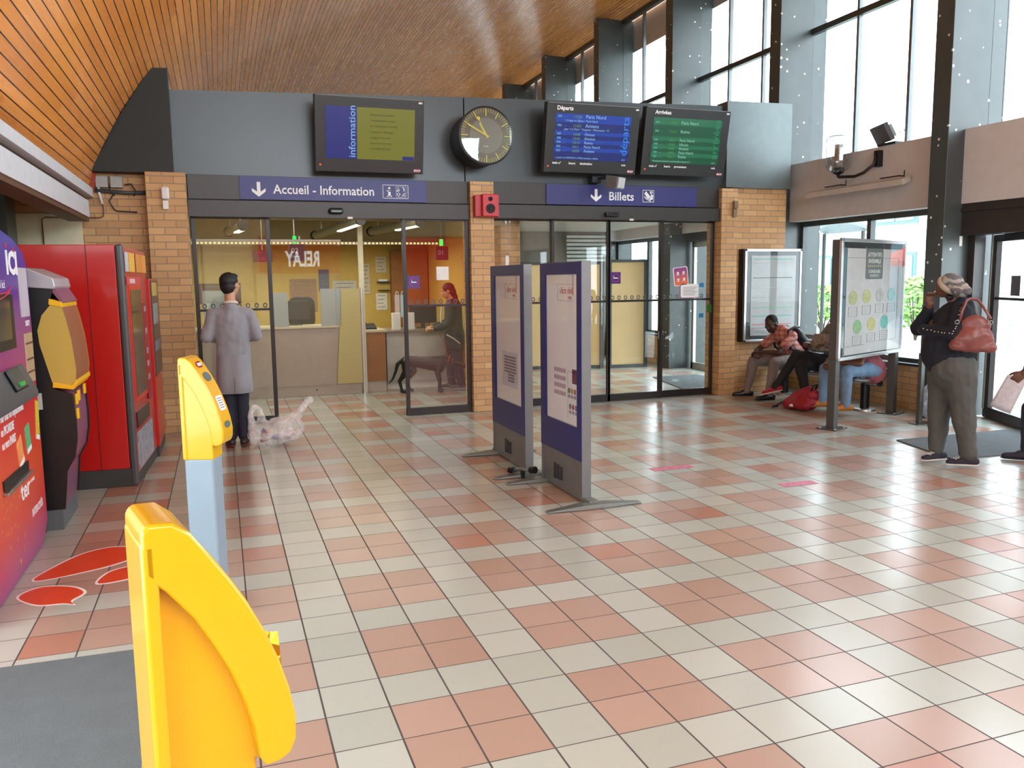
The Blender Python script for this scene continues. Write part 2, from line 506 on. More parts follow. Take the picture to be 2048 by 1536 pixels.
# ---------------------------------------------------------------- window wall on the right
FR = mat('grey_window_frame', (70, 74, 74), .4, .4)
THIN = mat('thin_glazing_bar', (118, 122, 124), .45, .4)
ys = [2.95 + 3 * k for k in range(-4, 7)]
for y in ys:
    if y > 21: break
    bw = .03
    g = G().box(7.42, y, 0, 8.22, y + .24, 7.02)
    st(g.build('column', COLM, bev=.006))
wi = 0
for a in ys[:-1]:
    y0, y1 = a + .24, a + 3.0
    if y1 > 22: break
    wi += 1
    w = thing('window_%d' % wi, (7.98, (y0 + y1) / 2, 3.27)); st(w)
    t3 = (y1 - y0) / 3
    g = G()
    for q in (1, 2): g.box(7.96, y0 + t3 * q - .022, 3.27, 8.02, y0 + t3 * q + .022, 7.02)
    g.build('mullion', THIN, w)
    G().box(7.95, y0, 5.11, 8.03, y1, 5.19).box(7.95, y0, 6.93, 8.03, y1, 7.02).box(7.95, y0, 3.25, 8.03, y1, 3.30).build('transom', FR, w)
    G().box(7.985, y0, 3.28, 7.995, y1, 7.0).build('pane', GLASS, w)
    st(G().box(7.66, y0 - .001, 2.45, 8.02, y1 + .001, 3.272).build('trim_10', PANEL, bev=.004))
    isdoor = abs(a + .05) < .1 or abs(a - 5.95) < .3
    if not isdoor:
        w = thing('window_%d' % (wi + 20), (7.9, (y0 + y1) / 2, .6)); st(w)
        ym = (y0 + y1) / 2
        G().box(7.86, y0, 2.38, 7.94, y1, 2.45).box(7.86, y0, .57, 7.94, y1, .62).box(7.86, y0, .6, 7.94, y0 + .07, 2.4).box(7.86, y1 - .07, .6, 7.94, y1, 2.4).box(7.86, ym - .035, .6, 7.94, ym + .035, 2.4).build('frame', FR, w)
        G().box(7.895, y0, .6, 7.903, y1, 2.4).build('pane', GLASS, w)
        st(G().box(7.74, y0, 0, 7.98, y1, .54).build('wall_sill', BRICK))
        st(G().box(7.72, y0, .54, 8.0, y1, .57).build('trim_11', DARK))
# glazed entrance between the two nearest columns: dark header and an open leaf
st(G().box(7.68, .19, 2.1, 7.96, 2.95, 2.45).box(7.66, .19, 2.36, 7.68, 2.95, 2.40).box(7.80, 2.86, 0, 7.96, 2.95, 2.1).build('trim_12', HEAD))
d3 = thing('door_3', (8.10, 2.86, 0), rz=math.atan2(-.9026, -.4304)); st(d3)
LW = 1.55
SILV = mat('pale_aluminium_stile', (186, 182, 174), .35, .6)
G().box(0, -.03, .0, LW, .03, .13).box(0, -.03, 2.02, LW, .03, 2.10).box(.03, -.03, .1, .12, .03, 2.05).box(LW - .07, -.03, .1, LW, .03, 2.05).box(.1, -.02, 1.37, LW, .02, 1.40).build('leaf', HEAD, d3, w=False, bev=.004)
G().box(.0, -.04, .10, .035, .04, 2.25).build('stile', SILV, d3, w=False, bev=.004)
G().box(.10, -.004, .12, LW - .05, .004, 2.03).build('pane', GLASS, d3, w=False)
gg = G().box(.42, .006, 1.42, .62, .010, 1.64)
gg.build('sticker', mat('grey_sticker', (96, 92, 96), .6), d3, w=False)
G().box(.36, .006, .86, .50, .010, 1.12).build('sticker', glass('film_sticker', (.62, .68, .74), 1, .3), d3, w=False)
# second entrance, beyond the ticket doors
st(G().box(7.68, 6.14, 2.3, 7.96, 8.89, 2.45).box(7.80, 6.14, 0, 7.9, 6.24, 2.3).build('trim_13', HEAD))
d4 = thing('door_4', (7.86, 7.5, 0)); st(d4)
G().box(7.83, 8.02, 0, 7.89, 8.09, 2.3).box(7.83, 8.80, 0, 7.89, 8.87, 2.3).box(7.83, 8.02, 2.2, 7.89, 8.88, 2.3).box(7.83, 8.02, 0, 7.89, 8.88, .12).build('leaf', SILV, d4, bev=.004)
G().box(7.856, 8.05, .1, 7.864, 8.85, 2.2).build('pane', GLASS, d4)

# ---------------------------------------------------------------- sliding doors
def ring_row(g, x0, x1, y, z, n, r=.026):
    for k in range(n):
        cx = x0 + (x1 - x0) * (k + .5) / n
        pts = [(cx + r * cos(t), y, z + r * 1.15 * sin(t)) for t in [2 * pi * q / 12 for q in range(12)]]
        for q in range(12):
            a, b = V(pts[q]), V(pts[(q + 1) % 12])
            ia = V((cx, y, z)) + (a - V((cx, y, z))) * .5; ib = V((cx, y, z)) + (b - V((cx, y, z))) * .5
            g.add([a, b, ib, ia], [(0, 1, 2, 3)])
def leaf(root, x0, x1, y, z1=2.42, sw=.045, rail=.10, dots=8):
    f = G().box(x0, y - .025, .005, x0 + sw, y + .025, z1).box(x1 - sw, y - .025, .005, x1, y + .025, z1)
    f.box(x0, y - .026, .005, x1, y + .026, rail).box(x0, y - .026, z1 - .03, x1, y + .026, z1)
    o = f.build('door_frame', DARK, root, bev=.003)
    G().box(x0 + .02, y - .012, 1.345, x1 - .02, y + .012, 1.372).build('push_bar', DARK, root)
    G().box(x0 + sw, y - .004, rail, x1 - sw, y + .004, z1 - .03).build('pane', GLASS, root)
    g = G(); ring_row(g, x0 + sw, x1 - sw, y - .006, 1.405, dots)
    g.build('safety_dots', mat('grey_safety_dots', (92, 92, 90), .6), root)
d1 = thing('door_1', (1.05, 5.74, 0)); st(d1)
leaf(d1, -.56, .29, 5.76)
leaf(d1, 1.825, 2.665, 5.70, rail=.09)
d2 = thing('door_2', (4.6, 5.75, 0)); st(d2)
for x0, x1, y in ((2.98, 3.84, 5.79), (3.80, 4.645, 5.75), (4.60, 5.445, 5.75), (5.41, 6.27, 5.79)):
    leaf(d2, x0, x1, y, z1=2.44, sw=.035)
def no_smoking(x, z, y, s=.155):
    t = thing('no_smoking_sticker', (x, y, z), 'square purple no smoking sticker on the glass of the %s' % ('open sliding door' if x < 3 else 'closed sliding doors'), 'sticker')
    G().box(x - s / 2, y - .002, z - s / 2, x + s / 2, y, z + s / 2).build('backing', mat('purple_vinyl', (70, 44, 128), .4), t)
    pts = [(x + .055 * cos(a), y - .004, z + .055 * sin(a)) for a in [2 * pi * k / 24 for k in range(24)]]
    G().tube(pts, .004, 6, True).build('ring', mat('pink_vinyl', (216, 60, 110), .4), t)
    G().box(x - .032, y - .006, z - .009, x + .036, y - .002, z + .005).tube([(x - .02, y - .004, z + .03), (x - .03, y - .004, z + .018), (x - .018, y - .004, z + .008)], .003, 6).build('cigarette_symbol', LETW, t)
no_smoking(1.955, 1.65, 5.694); no_smoking(4.725, 1.67, 5.744)
tag(G().box(2.245, 5.690, 1.67, 2.40, 5.694, 1.835).build('paper_notice', mat('white_paper', (232, 230, 226), .8)), 'blank white square notice taped to the open sliding door', 'notice')
t = thing('round_cornered_sticker', (5.75, 5.78, 1.68), 'orange and purple sticker of white pictograms stuck askew on the right glass door', 'sticker')
t.rotation_euler = (0, D(-6), 0)
def rr(cx, cz, w, h, r, n=5):
    return [(cx + sx * (w / 2 - r) + r * cos(a), cz + sz * (h / 2 - r) + r * sin(a)) for sx, sz, a0 in ((1, 1, 0), (-1, 1, 90), (-1, -1, 180), (1, -1, 270)) for a in [D(a0 + 90 * k / n) for k in range(n + 1)]]
tm = NT('sunset_gradient_vinyl'); tx = tm.xyz(tm.obj()); tm.put(tm.b.inputs['Base Color'], tm.mix(tm.ramp(tx[2], -.1, .1), lin((226, 110, 60)), lin((140, 60, 130))))
G().prism(rr(0, 0, .23, .26, .03), 1, .0, .003).build('edge', LETW, t, w=False)
G().prism(rr(0, 0, .205, .24, .025), 1, -.002, .001).build('backing', tm.m, t, w=False)
for cx, cz in ((-.045, .05), (.045, .05), (-.045, -.04), (.045, -.04)): G().lathe([(.018, -.004), (.018, -.002)], (cx, 0, cz), 12, 1).box(cx - .004, -.004, cz - .03, cx + .004, -.002, cz - .012).box(cx - .028, -.004, cz - .03, cx + .02, -.002, cz - .022).build('pictogram', LETW, t, w=False)
t = thing('white_notice_sticker', (5.885, 5.78, 1.475), 'white sticker of small printed lines below the orange one on the glass door', 'sticker')
G().prism(rr(0, 0, .30, .2, .03), 1, 0, .003).build('edge', mat('mauve_vinyl', (150, 90, 130), .5), t, w=False)
G().prism(rr(.008, .006, .285, .19, .025), 1, -.002, .001).build('backing', LETW, t, w=False)
g = G()
for k in range(6): g.box(-.1, -.004, .05 - k * .021, .12 - (k % 3) * .02, -.002, .056 - k * .021)
g.build('printed_lines', mat('grey_print', (120, 110, 112), .6), t, w=False)
for k, (zz) in enumerate((1.555, 1.13)):
    tag(G().box(6.05, 5.782, zz - .03, 6.12, 5.786, zz + .03).build('round_sticker', mat('sky_blue_vinyl', (40, 140, 210), .4)), 'small blue sticker on the right glass door, the %s of two' % ('upper' if k == 0 else 'lower'), 'sticker', 'blue stickers on the glass door')
tag(G().box(6.17, 5.755, 1.17, 6.235, 5.764, 1.28).build('push_button_plate', mat('green_plate', (50, 130, 60), .4)), 'small green push button plate at the right edge of the closed doors', 'button')

# ---------------------------------------------------------------- behind the doors
st(G().box(-2.75, 5.96, 2.63, 7.40, 22, 2.8).build('ceiling_office', ROOMCEIL))
st(G().box(-2.75, 10.6, 0, 3.3, 10.75, 2.63).build('wall_office', YELLOW))
st(G().box(3.3, 6.6, 0, 3.42, 10.75, 2.63).build('wall_partition', YELLOW))
st(G().box(3.18, 5.97, 0, 3.45, 6.6, 2.63).build('wall_stub', BRICK))
st(G().box(-1.3, 5.96, 0, -1.2, 10.6, 2.63).build('wall_office_left', YELLOW))
st(G().box(3.42, 11.6, 0, 7.40, 11.75, 2.63).build('wall_ticket_hall', mat('grey_lobby_wall', (132, 128, 122), .6)))
st(G().box(-1.2, 9.2, 2.30, 3.3, 10.6, 2.63).build('trim_14', mat('grey_soffit', (148, 140, 112), .7)))
# wooden screens in the far room
WOODP = mat('pale_plywood', (214, 186, 132), .5, var=.05, vs=3)
def screen(x0, x1, y0, y1, z, lab):
    t = thing('plywood_screen', ((x0 + x1) / 2, (y0 + y1) / 2, 0), lab, 'screen')
    G().bar((x0, y0, .05 + (z - .05) / 2), (x1, y1, .05 + (z - .05) / 2), .04, z - .07).build('board', WOODP, t)
    g = G()
    for (x, y) in ((x0, y0), (x1, y1)): g.box(x - .035, y - .035, 0, x + .035, y + .035, z)
    g.bar((x0, y0, z - .02), (x1, y1, z - .02), .06, .05); g.bar((x0, y0, .03), (x1, y1, .03), .06, .05)
    g.build('frame', FR, t)
screen(6.50, 7.22, 9.55, 9.50, 2.0, 'pale plywood screen with dark frame nearest the window wall in the far room')
screen(6.02, 6.36, 9.75, 9.60, 1.97, 'narrow pale plywood screen left of the wide one in the far room')
screen(4.2, 5.9, 10.0, 9.9, 1.97, 'wide pale plywood screen seen between and behind the two display boards')
# leaflet rack between the display boards
t = thing('leaflet_rack', (4.25, 8.6, 0), 'rack of yellow and green leaflets seen between the display boards', 'rack')
G().box(4.0, 8.75, 0, 4.5, 8.80, 1.9).box(3.98, 8.5, 0, 4.0, 8.8, 1.9).box(4.5, 8.5, 0, 4.52, 8.8, 1.9).box(3.98, 8.5, 0, 4.52, 8.8, .06).build('body', FR, t)
for k in range(8):
    z = 1.78 - .17 * k
    c = [(204, 170, 40), (70, 150, 120)][k % 2]
    G().box(4.02, 8.56 , z - .12, 4.48, 8.66, z).build('leaflet_tray', mat('leaflets_%d' % (k % 2), c, .6), t)
# blinds window
t = thing('slatted_blind', (6.9, 11.5, 2.2), 'white slatted blind high at the end of the far room', 'blind')
g = G()
for k in range(7): g.box(6.5, 11.52, 2.02 + k * .08, 7.38, 11.56, 2.07 + k * .08)
g.build('slats', mat('blind_white', (206, 212, 210), .5), t)
# walk-off mats
CARP = carpet_mat('dark_grey_mat', (108, 114, 117))
def flat_mat(name, pts, h, lab):
    o = G().prism(pts, 2, .001, h).build(name, CARP, None)
    tag(o, lab, 'mat')
flat_mat('door_mat', [(-2.5, -3.9), (-.66, -3.9), (-.64, -.345), (-2.5, -.30)], .009, 'dark grey mat at the lower left behind the near yellow machine')
flat_mat('door_mat', [(5.86, 1.24), (7.66, 1.17), (7.70, 2.12), (6.08, 2.13)], .012, 'dark grey door mat behind the standing woman by the glazed entrance')
flat_mat('door_mat', [(6.15, 6.32), (7.35, 6.32), (7.35, 7.9), (6.5, 7.9)], .012, 'grey mat beyond the closed right sliding doors')

# ---------------------------------------------------------------- outdoors
PAVE = mat('pale_forecourt_paving', (206, 204, 198), .8, vs=1.5)
st(G().box(8.06, -30, -.15, 70, 60, -.03).build('ground_outside', PAVE))
# ---------------------------------------------------------------- beyond the window wall
def leafy(name, c, r, lab, cat, col, n=900, group=None, ls=.12):
    """a bush: a few stems and a crown of single leaves"""
    t = thing(name, (c[0], c[1], -.03), lab, cat, group)
    g = G(); rr_ = random.Random(5 + int(c[1] * 10))
    for k in range(7):
        a = rr_.uniform(0, 6.28); q = rr_.uniform(.2, .6)
        g.tube([(c[0], c[1], -.03), (c[0] + r[0] * q * .6 * cos(a), c[1] + r[1] * q * .6 * sin(a), r[2] * .6), (c[0] + r[0] * q * cos(a), c[1] + r[1] * q * sin(a), r[2] * 1.25)], [.03, .02, .008], 6)
    g.build('stem', mat('bush_bark', (86, 70, 52), .8), t)
    g = G()
    for k in range(n):
        a = rr_.uniform(0, 6.28); b = rr_.uniform(-.8, 1.57); q = rr_.uniform(.45, 1.0) ** .5
        p = V((c[0] + r[0] * q * cos(a) * cos(b), c[1] + r[1] * q * sin(a) * cos(b), r[2] * .85 + r[2] * .75 * q * sin(b)))
        u = V((rr_.gauss(0, 1), rr_.gauss(0, 1), rr_.gauss(0, .6))).normalized(); w_ = u.orthogonal().normalized()
        s_ = ls * rr_.uniform(.6, 1.4)
        g.add([p - u * s_, p + w_ * s_ * .5, p + u * s_, p - w_ * s_ * .5], [(0, 1, 2, 3)])
    g.build('foliage', col, t)
    return t
LF = mat('bright_green_leaves', (118, 158, 70), .55, var=.3, vs=5)
LF2 = mat('green_leaves', (92, 136, 66), .55, var=.3, vs=5)
for i, (x, y, rx, ry, rz, m_, lab) in enumerate((
        (16.6, 15.8, 1.5, 1.6, .85, LF, 'light green bush outside the window left of the poster stand'),
        (18.5, 19.5, 1.6, 1.6, .75, LF2, 'bush outside showing just right of the brick wall'),
        (20.5, 16.0, 1.4, 1.2, .8, LF2, 'green bush outside the window behind the poster stand'),
        (16.6, 12.3, 1.2, 1.25, 1.0, LF, 'light green bush outside the window left of the standing woman'),
        (15.0, 18.5, .9, .9, 1.6, LF, 'tall loose green shrub outside seen through the far ticket room'))):
    leafy('bush', (x, y), (rx, ry, rz), lab, 'bush', m_)
# building across the street
BW = mat('white_street_facade', (214, 214, 210), .8); BG = mat('blue_green_glazing', (110, 150, 160), .3, .2); BB = mat('blue_grey_band', (120, 134, 142), .6)
t = thing('street_building', (34, 24, -.03), 'pale building with blue green glazing across the street', 'building')
G().box(30, 10, -.05, 42, 52, 6.6).build('wall', BW, t)
for k in range(8):
    y = 13 + k * 4.2
    for z in (.4, 4.0):
        f = G().box(29.93, y, z, 30.02, y + 2.6, z + 2.3).build('window', mat('teal_frame', (80, 120, 128), .5), t)
        G().box(29.88, y + .15, z + .15, 29.94, y + 1.25, z + 2.15).box(29.88, y + 1.35, z + .15, 29.94, y + 2.45, z + 2.15).build('pane', BG, f)
G().box(29.8, 10, 3.0, 30.0, 52, 3.7).build('fascia_band', BB, t)
t = thing('street_building', (26, 5, -.03), 'white shop building with grey pillars seen through the glazed entrance', 'building')
G().box(24, -6, -.05, 36, 9.4, 6).build('wall', BW, t)
G().box(23.7, -6, 2.9, 24.0, 9.4, 3.6).build('fascia_band', BB, t)
for k in range(5):
    y = -4.5 + 2.9 * k
    f = G().box(23.92, y, .1, 24.02, y + 1.9, 2.6).build('window', mat('teal_frame', (80, 120, 128), .5), t)
    G().box(23.88, y + .1, .2, 23.94, y + 1.8, 2.5).build('pane', BG, f)
# parked cars
def car(x, y, rz, lab, col):
    t = thing('parked_car', (x, y, -.03), lab, 'car', rz=rz)
    body = [(-2.1, .28), (-2.15, .62), (-1.9, .82), (-1.35, .9), (1.2, .92), (2.0, .74), (2.12, .5), (2.1, .26)]
    g = G(); rings = []
    for yy, s_, dz in ((-.84, .97, .03), (-.80, 1, 0), (.80, 1, 0), (.84, .97, .03)):
        rings.append([(px * s_, yy, pz) for px, pz in body])
    g.ring(rings); g.build('body', col, t, w=False, bev=.04)
    cab = [(-1.5, .88), (-1.0, 1.38), (.35, 1.42), (1.15, .92)]
    g = G(); g.ring([[(px, yy * (1 if pz < 1 else .86), pz) for px, pz in cab] for yy in (-.78, .78)]); g.build('window_glass', mat('car_glass', (60, 74, 84), .1), t, w=False, bev=.03)
    G().ring([[(-.98, -.66, 1.37), (-.98, .66, 1.37), (-.9, .6, 1.44), (-.9, -.6, 1.44)], [(.33, -.66, 1.41), (.33, .66, 1.41), (.25, .6, 1.46), (.25, -.6, 1.46)]]).build('roof', col, t, w=False)
    for wx in (-1.3, 1.32):
        for wy in (-.82, .82):
            o = G().lathe([(.1, -.09), (.3, -.1), (.32, -.06), (.32, .06), (.3, .1), (.1, .09)], (wx, wy, .32), 20, 1).build('wheel', BLACK, t, w=False, smooth=True, auto=40)
            G().lathe([(.05, -.105), (.19, -.1), (.19, .1), (.05, .105)], (wx, wy, .32), 14, 1).build('hubcap', STEEL, o, w=False)
    return t
car(15.8, 5.3, D(80), 'pale silver car parked outside beyond the glazed entrance', mat('silver_car_paint', (188, 196, 204), .2, .3))
t = thing('red_parasol', (16.6, 3.6, -.03), 'red parasol outside, mirrored in the glass of the poster stand', 'parasol')
G().cyl((16.6, 3.6, -.03), (16.6, 3.6, 2.25), .025, 10).build('pole', STEEL, t)
G().lathe([(.02, 2.35), (.5, 2.15), (.8, 1.95), (.8, 1.85), (.79, 1.85), (.78, 1.93), (.48, 2.1), (.02, 2.3)], (16.6, 3.6, 0), 8).build('canopy', mat('red_canvas', (212, 70, 50), .7), t)
t = thing('overhead_canopy', (12.8, 10.6, -.03), 'curved grey roof of a small shelter outside above the poster stand', 'shelter')
arc = [(11.1 + 1.7 * k / 8, 2.55 + .28 * sin(pi * k / 8 * .85)) for k in range(9)]
G().prism(arc + [(p[0], p[1] - .08) for p in arc[::-1]], 1, 9.9, 11.3).build('roof', BB, t)
for x, y in ((11.5, 10.0), (11.5, 11.2), (12.7, 10.0), (12.7, 11.2)): G().cyl((x, y, -.03), (x, y, 2.6), .04, 10).build('post', FR, t)
# overhang outside, chamfered
st(G().prism([(8.25, 7.05), (9.6, 7.05), (9.6, 6.9), (8.25, 6.4)], 1, -9, 22).build('trim_15', PANEL))
st(G().prism([(8.24, 3.3), (9.15, 3.3), (9.15, 2.95), (8.6, 2.2), (8.24, 2.2)], 1, 6.9, 7.15).build('trim_16', PANEL))
# ================================================================ signs and screens
BLUE = mat('station_blue', (40, 40, 112), .4, var=.02)
def fy(x, z, y): return face((x, y, z), (1, 0, 0), (0, 0, 1))      # text facing the camera side (-Y)
def arrow(g, cx, z0, z1, y, w):
    h = z1 - z0
    g.prism([(cx - w * .13, z1), (cx - w * .13, z0 + h * .34), (cx - w * .5, z0 + h * .58), (cx - w * .5, z0 + h * .36), (cx, z0), (cx + w * .5, z0 + h * .36), (cx + w * .5, z0 + h * .58), (cx + w * .13, z0 + h * .34), (cx + w * .13, z1)], 1, y - .004, y)
def rect_outline(g, x0, z0, x1, z1, y, w=.006):
    g.box(x0, y - .003, z0, x1, y, z0 + w).box(x0, y - .003, z1 - w, x1, y, z1).box(x0, y - .003, z0, x0 + w, y, z1).box(x1 - w, y - .003, z0, x1, y, z1)
t = thing('direction_sign', (1.05, 5.665, 2.6), 'blue sign reading Accueil - Information above the left sliding doors', 'sign')
G().box(-.02, 5.652, 2.605, 2.13, 5.668, 2.862).build('board', BLUE, t)
g = G(); arrow(g, .185, 2.635, 2.80, 5.652, .15); g.build('arrow', LETW, t)
txt([('Accueil - Information', fy(.345, 2.675, 5.65), .105, 'LEFT', .93, .002)], 'lettering', LETW, t)
G().box(1.60, 5.651, 2.645, 1.91, 5.652, 2.805).build('pictogram_field', BLUE, t)
g = G(); rect_outline(g, 1.60, 2.645, 1.91, 2.805, 5.652); g.box(1.665, 5.649, 2.668, 1.695, 5.652, 2.735).box(1.650, 5.649, 2.725, 1.695, 5.652, 2.74).box(1.65, 5.649, 2.665, 1.71, 5.652, 2.677).lathe([(.014, -.003), (.014, 0)], (1.68, 5.652, 2.767), 12, 1)
g.build('information_symbol', LETW, t)
g = G(); rect_outline(g, 1.76, 2.662, 1.885, 2.787, 5.652, .003)
g.box(1.768, 5.649, 2.73, 1.80, 5.652, 2.742).tube([(1.775, 5.65, 2.745), (1.785, 5.65, 2.775), (1.805, 5.65, 2.74)], .005, 6)
g.tube([(1.84, 5.65, 2.775), (1.855, 5.65, 2.765), (1.86, 5.65, 2.745), (1.85, 5.65, 2.733)], .008, 6)
g.box(1.77, 5.649, 2.685, 1.81, 5.652, 2.705).box(1.782, 5.649, 2.675, 1.798, 5.652, 2.715)
g.tube([(1.835, 5.65, 2.675), (1.85, 5.65, 2.70), (1.872, 5.65, 2.712)], .005, 6).tube([(1.85, 5.65, 2.68), (1.868, 5.65, 2.68), (1.868, 5.65, 2.695)], .004, 6)
g.build('service_symbols', LETW, t)
t = thing('direction_sign', (4.8, 5.665, 2.6), 'blue sign reading Billets above the right sliding doors', 'sign')
G().box(3.70, 5.652, 2.615, 5.90, 5.668, 2.872).build('board', BLUE, t)
g = G(); arrow(g, 4.395, 2.66, 2.82, 5.652, .15); g.build('arrow', LETW, t)
txt([('Billets', fy(4.575, 2.682, 5.65), .112, 'LEFT', 1.0, .002)], 'lettering', LETW, t)
g = G(); rect_outline(g, 5.075, 2.665, 5.245, 2.825, 5.652)
g.prism([(5.10, 2.775), (5.125, 2.81), (5.19, 2.74), (5.16, 2.70)], 1, 5.648, 5.652)
for k in range(4): g.bar((5.10 + .02 * k, 5.65, 2.74 - .012 * k), (5.135 + .02 * k, 5.65, 2.70 - .008 * k), .004, .012)
g.prism([(5.165, 2.69), (5.225, 2.70), (5.232, 2.755), (5.205, 2.775), (5.19, 2.73)], 1, 5.648, 5.652)
g.box(5.185, 5.648, 2.775, 5.20, 5.652, 2.81).box(5.208, 5.648, 2.78, 5.222, 5.652, 2.81)
g.build('ticket_symbol', LETW, t)
# door sensors
for x, z, lab, w_ in ((1.035, 2.455, 'rounded black motion sensor above the left sliding doors', .17), (4.60, 2.475, 'slim black motion sensor above the right sliding doors', .19)):
    t = thing('motion_sensor', (x, 5.63, z), lab, 'sensor')
    G().box(x - w_ / 2, 5.565, z - .005, x + w_ / 2, 5.632, z + .065 if x < 2 else z + .045).build('housing', BLACK, t, bev=.028 if x < 2 else .008, seg=4)
    G().box(x - w_ * .35, 5.56, z + .012, x + w_ * .35, 5.572, z + .035).build('lens', mat('dark_lens', (30, 30, 34), .08), t, bev=.003)
for x, z in ((1.2, 2.41), (4.90, 2.432)):
    tag(G().box(x - .03, 5.622, z - .012, x + .03, 5.63, z + .012).build('small_plate', WHITE), 'tiny white plate under the %s motion sensor' % ('left' if x < 2 else 'right'), 'plate')
# loudspeaker on the brick pillar
t = thing('wall_loudspeaker', (2.86, 5.58, 2.42), 'red loudspeaker box on the brick pillar between the doors', 'loudspeaker')
REDP = mat('red_enamel', (188, 26, 40), .35)
for x0, x1, y0, nm in ((2.70, 2.79, 5.50, 'side_box'), (2.78, 2.975, 5.44, 'cabinet')):
    G().box(x0, y0, 2.435, x1, 5.6, 2.695 + (.01 if nm == 'cabinet' else 0)).build(nm, REDP, t, bev=.01)
G().box(2.975, 5.47, 2.43, 3.0, 5.6, 2.70).build('rib', REDP, t, bev=.008)
for cz, r_, nm in ((2.53, .055, 'woofer'), (2.645, .025, 'tweeter')):
    G().lathe([(r_ * .05, -.004), (r_ * .35, -.002), (r_ * .4, .004), (r_ * .9, -.006), (r_ * 1.05, -.004), (r_ * 1.05, .008)], (2.88, 5.434, cz), 24, 1).build(nm, mat('speaker_cone', (34, 22, 26), .7), t, smooth=True, auto=40)

# ---- hanging display screens
SCR = mat('screen_bezel', (46, 46, 46), .4, .2)
def screen_tv(x0, x1, z0, z1, label, build):
    tilt = D(11); w_, h = x1 - x0, (z1 - z0) / cos(tilt)
    t = thing('display_screen', ((x0 + x1) / 2, 5.43, z0), label, 'screen', 'hanging display screens')
    t.rotation_euler = (tilt, 0, 0)
    G().box(-w_ / 2, 0, 0, w_ / 2, .11, h).build('housing', SCR, t, w=False, bev=.008)
    G().box(-.12, .09, h * .3, .12, .2, h * .7).build('wall_bracket', BLACK, t, w=False)
    G().box(-w_ / 2 + .02, -.004, h - .010, w_ / 2 - .02, .002, h - .002).build('trim_strip', mat('grey_trim', (120, 120, 118), .4), t, w=False)
    led = G().lathe([(.011, -.006), (.011, .001)], (-w_ / 2 + .055, 0, .075), 10, 1).build('power_light', emit('orange_led', (255, 90, 30), 1.2), t, w=False)
    G().prism([(w_ / 2 - .075 + .045 * cos(q), .04 + .026 * sin(q)) for q in [2 * pi * k / 20 for k in range(20)]], 1, -.004, 0).build('logo_plate', mat('crimson_logo', (130, 26, 50), .4), t, w=False)
    def L(x, z): return face((x, -.006, z), (1, 0, 0), (0, 0, 1))
    txt([('SNCF', L(w_ / 2 - .075, .03), .022, 'CENTER', 1.1, .001), ('GH', L(w_ / 2 - .07, h - .045), .018, 'LEFT', 1.2, .002)], 'logo_lettering', LETW, t, world=False)
    build(t, w_, h, L)
    return t
def info(t, w_, h, L):
    G().box(-w_ / 2 + .12, -.002, .15, w_ / 2 - .11, .001, h - .115).build('display', emit('olive_display', (128, 130, 30), .72), t, w=False)
    G().box(-w_ / 2 + .12, -.004, .15, -w_ / 2 + .47, .0, h - .115).build('blue_band', emit('deep_blue_display', (24, 38, 130), .75), t, w=False)
    G().box(w_ / 2 - .25, -.004, .152, w_ / 2 - .115, .0, .195).build('clock_field', emit('deep_blue_display', (24, 38, 130), .75), t, w=False)
    m_ = face((-w_ / 2 + .45, -.006, .165), (0, 0, 1), (-1, 0, 0))
    txt([('information', m_, .078, 'LEFT', 1.12, .001)], 'lettering', emit('pale_blue_text', (120, 170, 220), .95), t, world=False)
    rows = ['Mouvement national', 'reconductible a partir', 'du 10/06/2014 a 19h00', 'consulter l affichage', 'en gare ou le site', 'www.ter-sncf.com', 'ou 0 800 099 365']
    txt([(s, L(-w_ / 2 + .62, h - .2 - .062 * k), .024) for k, s in enumerate(rows)] + [('10:48', L(w_ / 2 - .24, .165), .02)], 'message_text', emit('dark_olive_text', (56, 58, 20), .5), t, world=False)
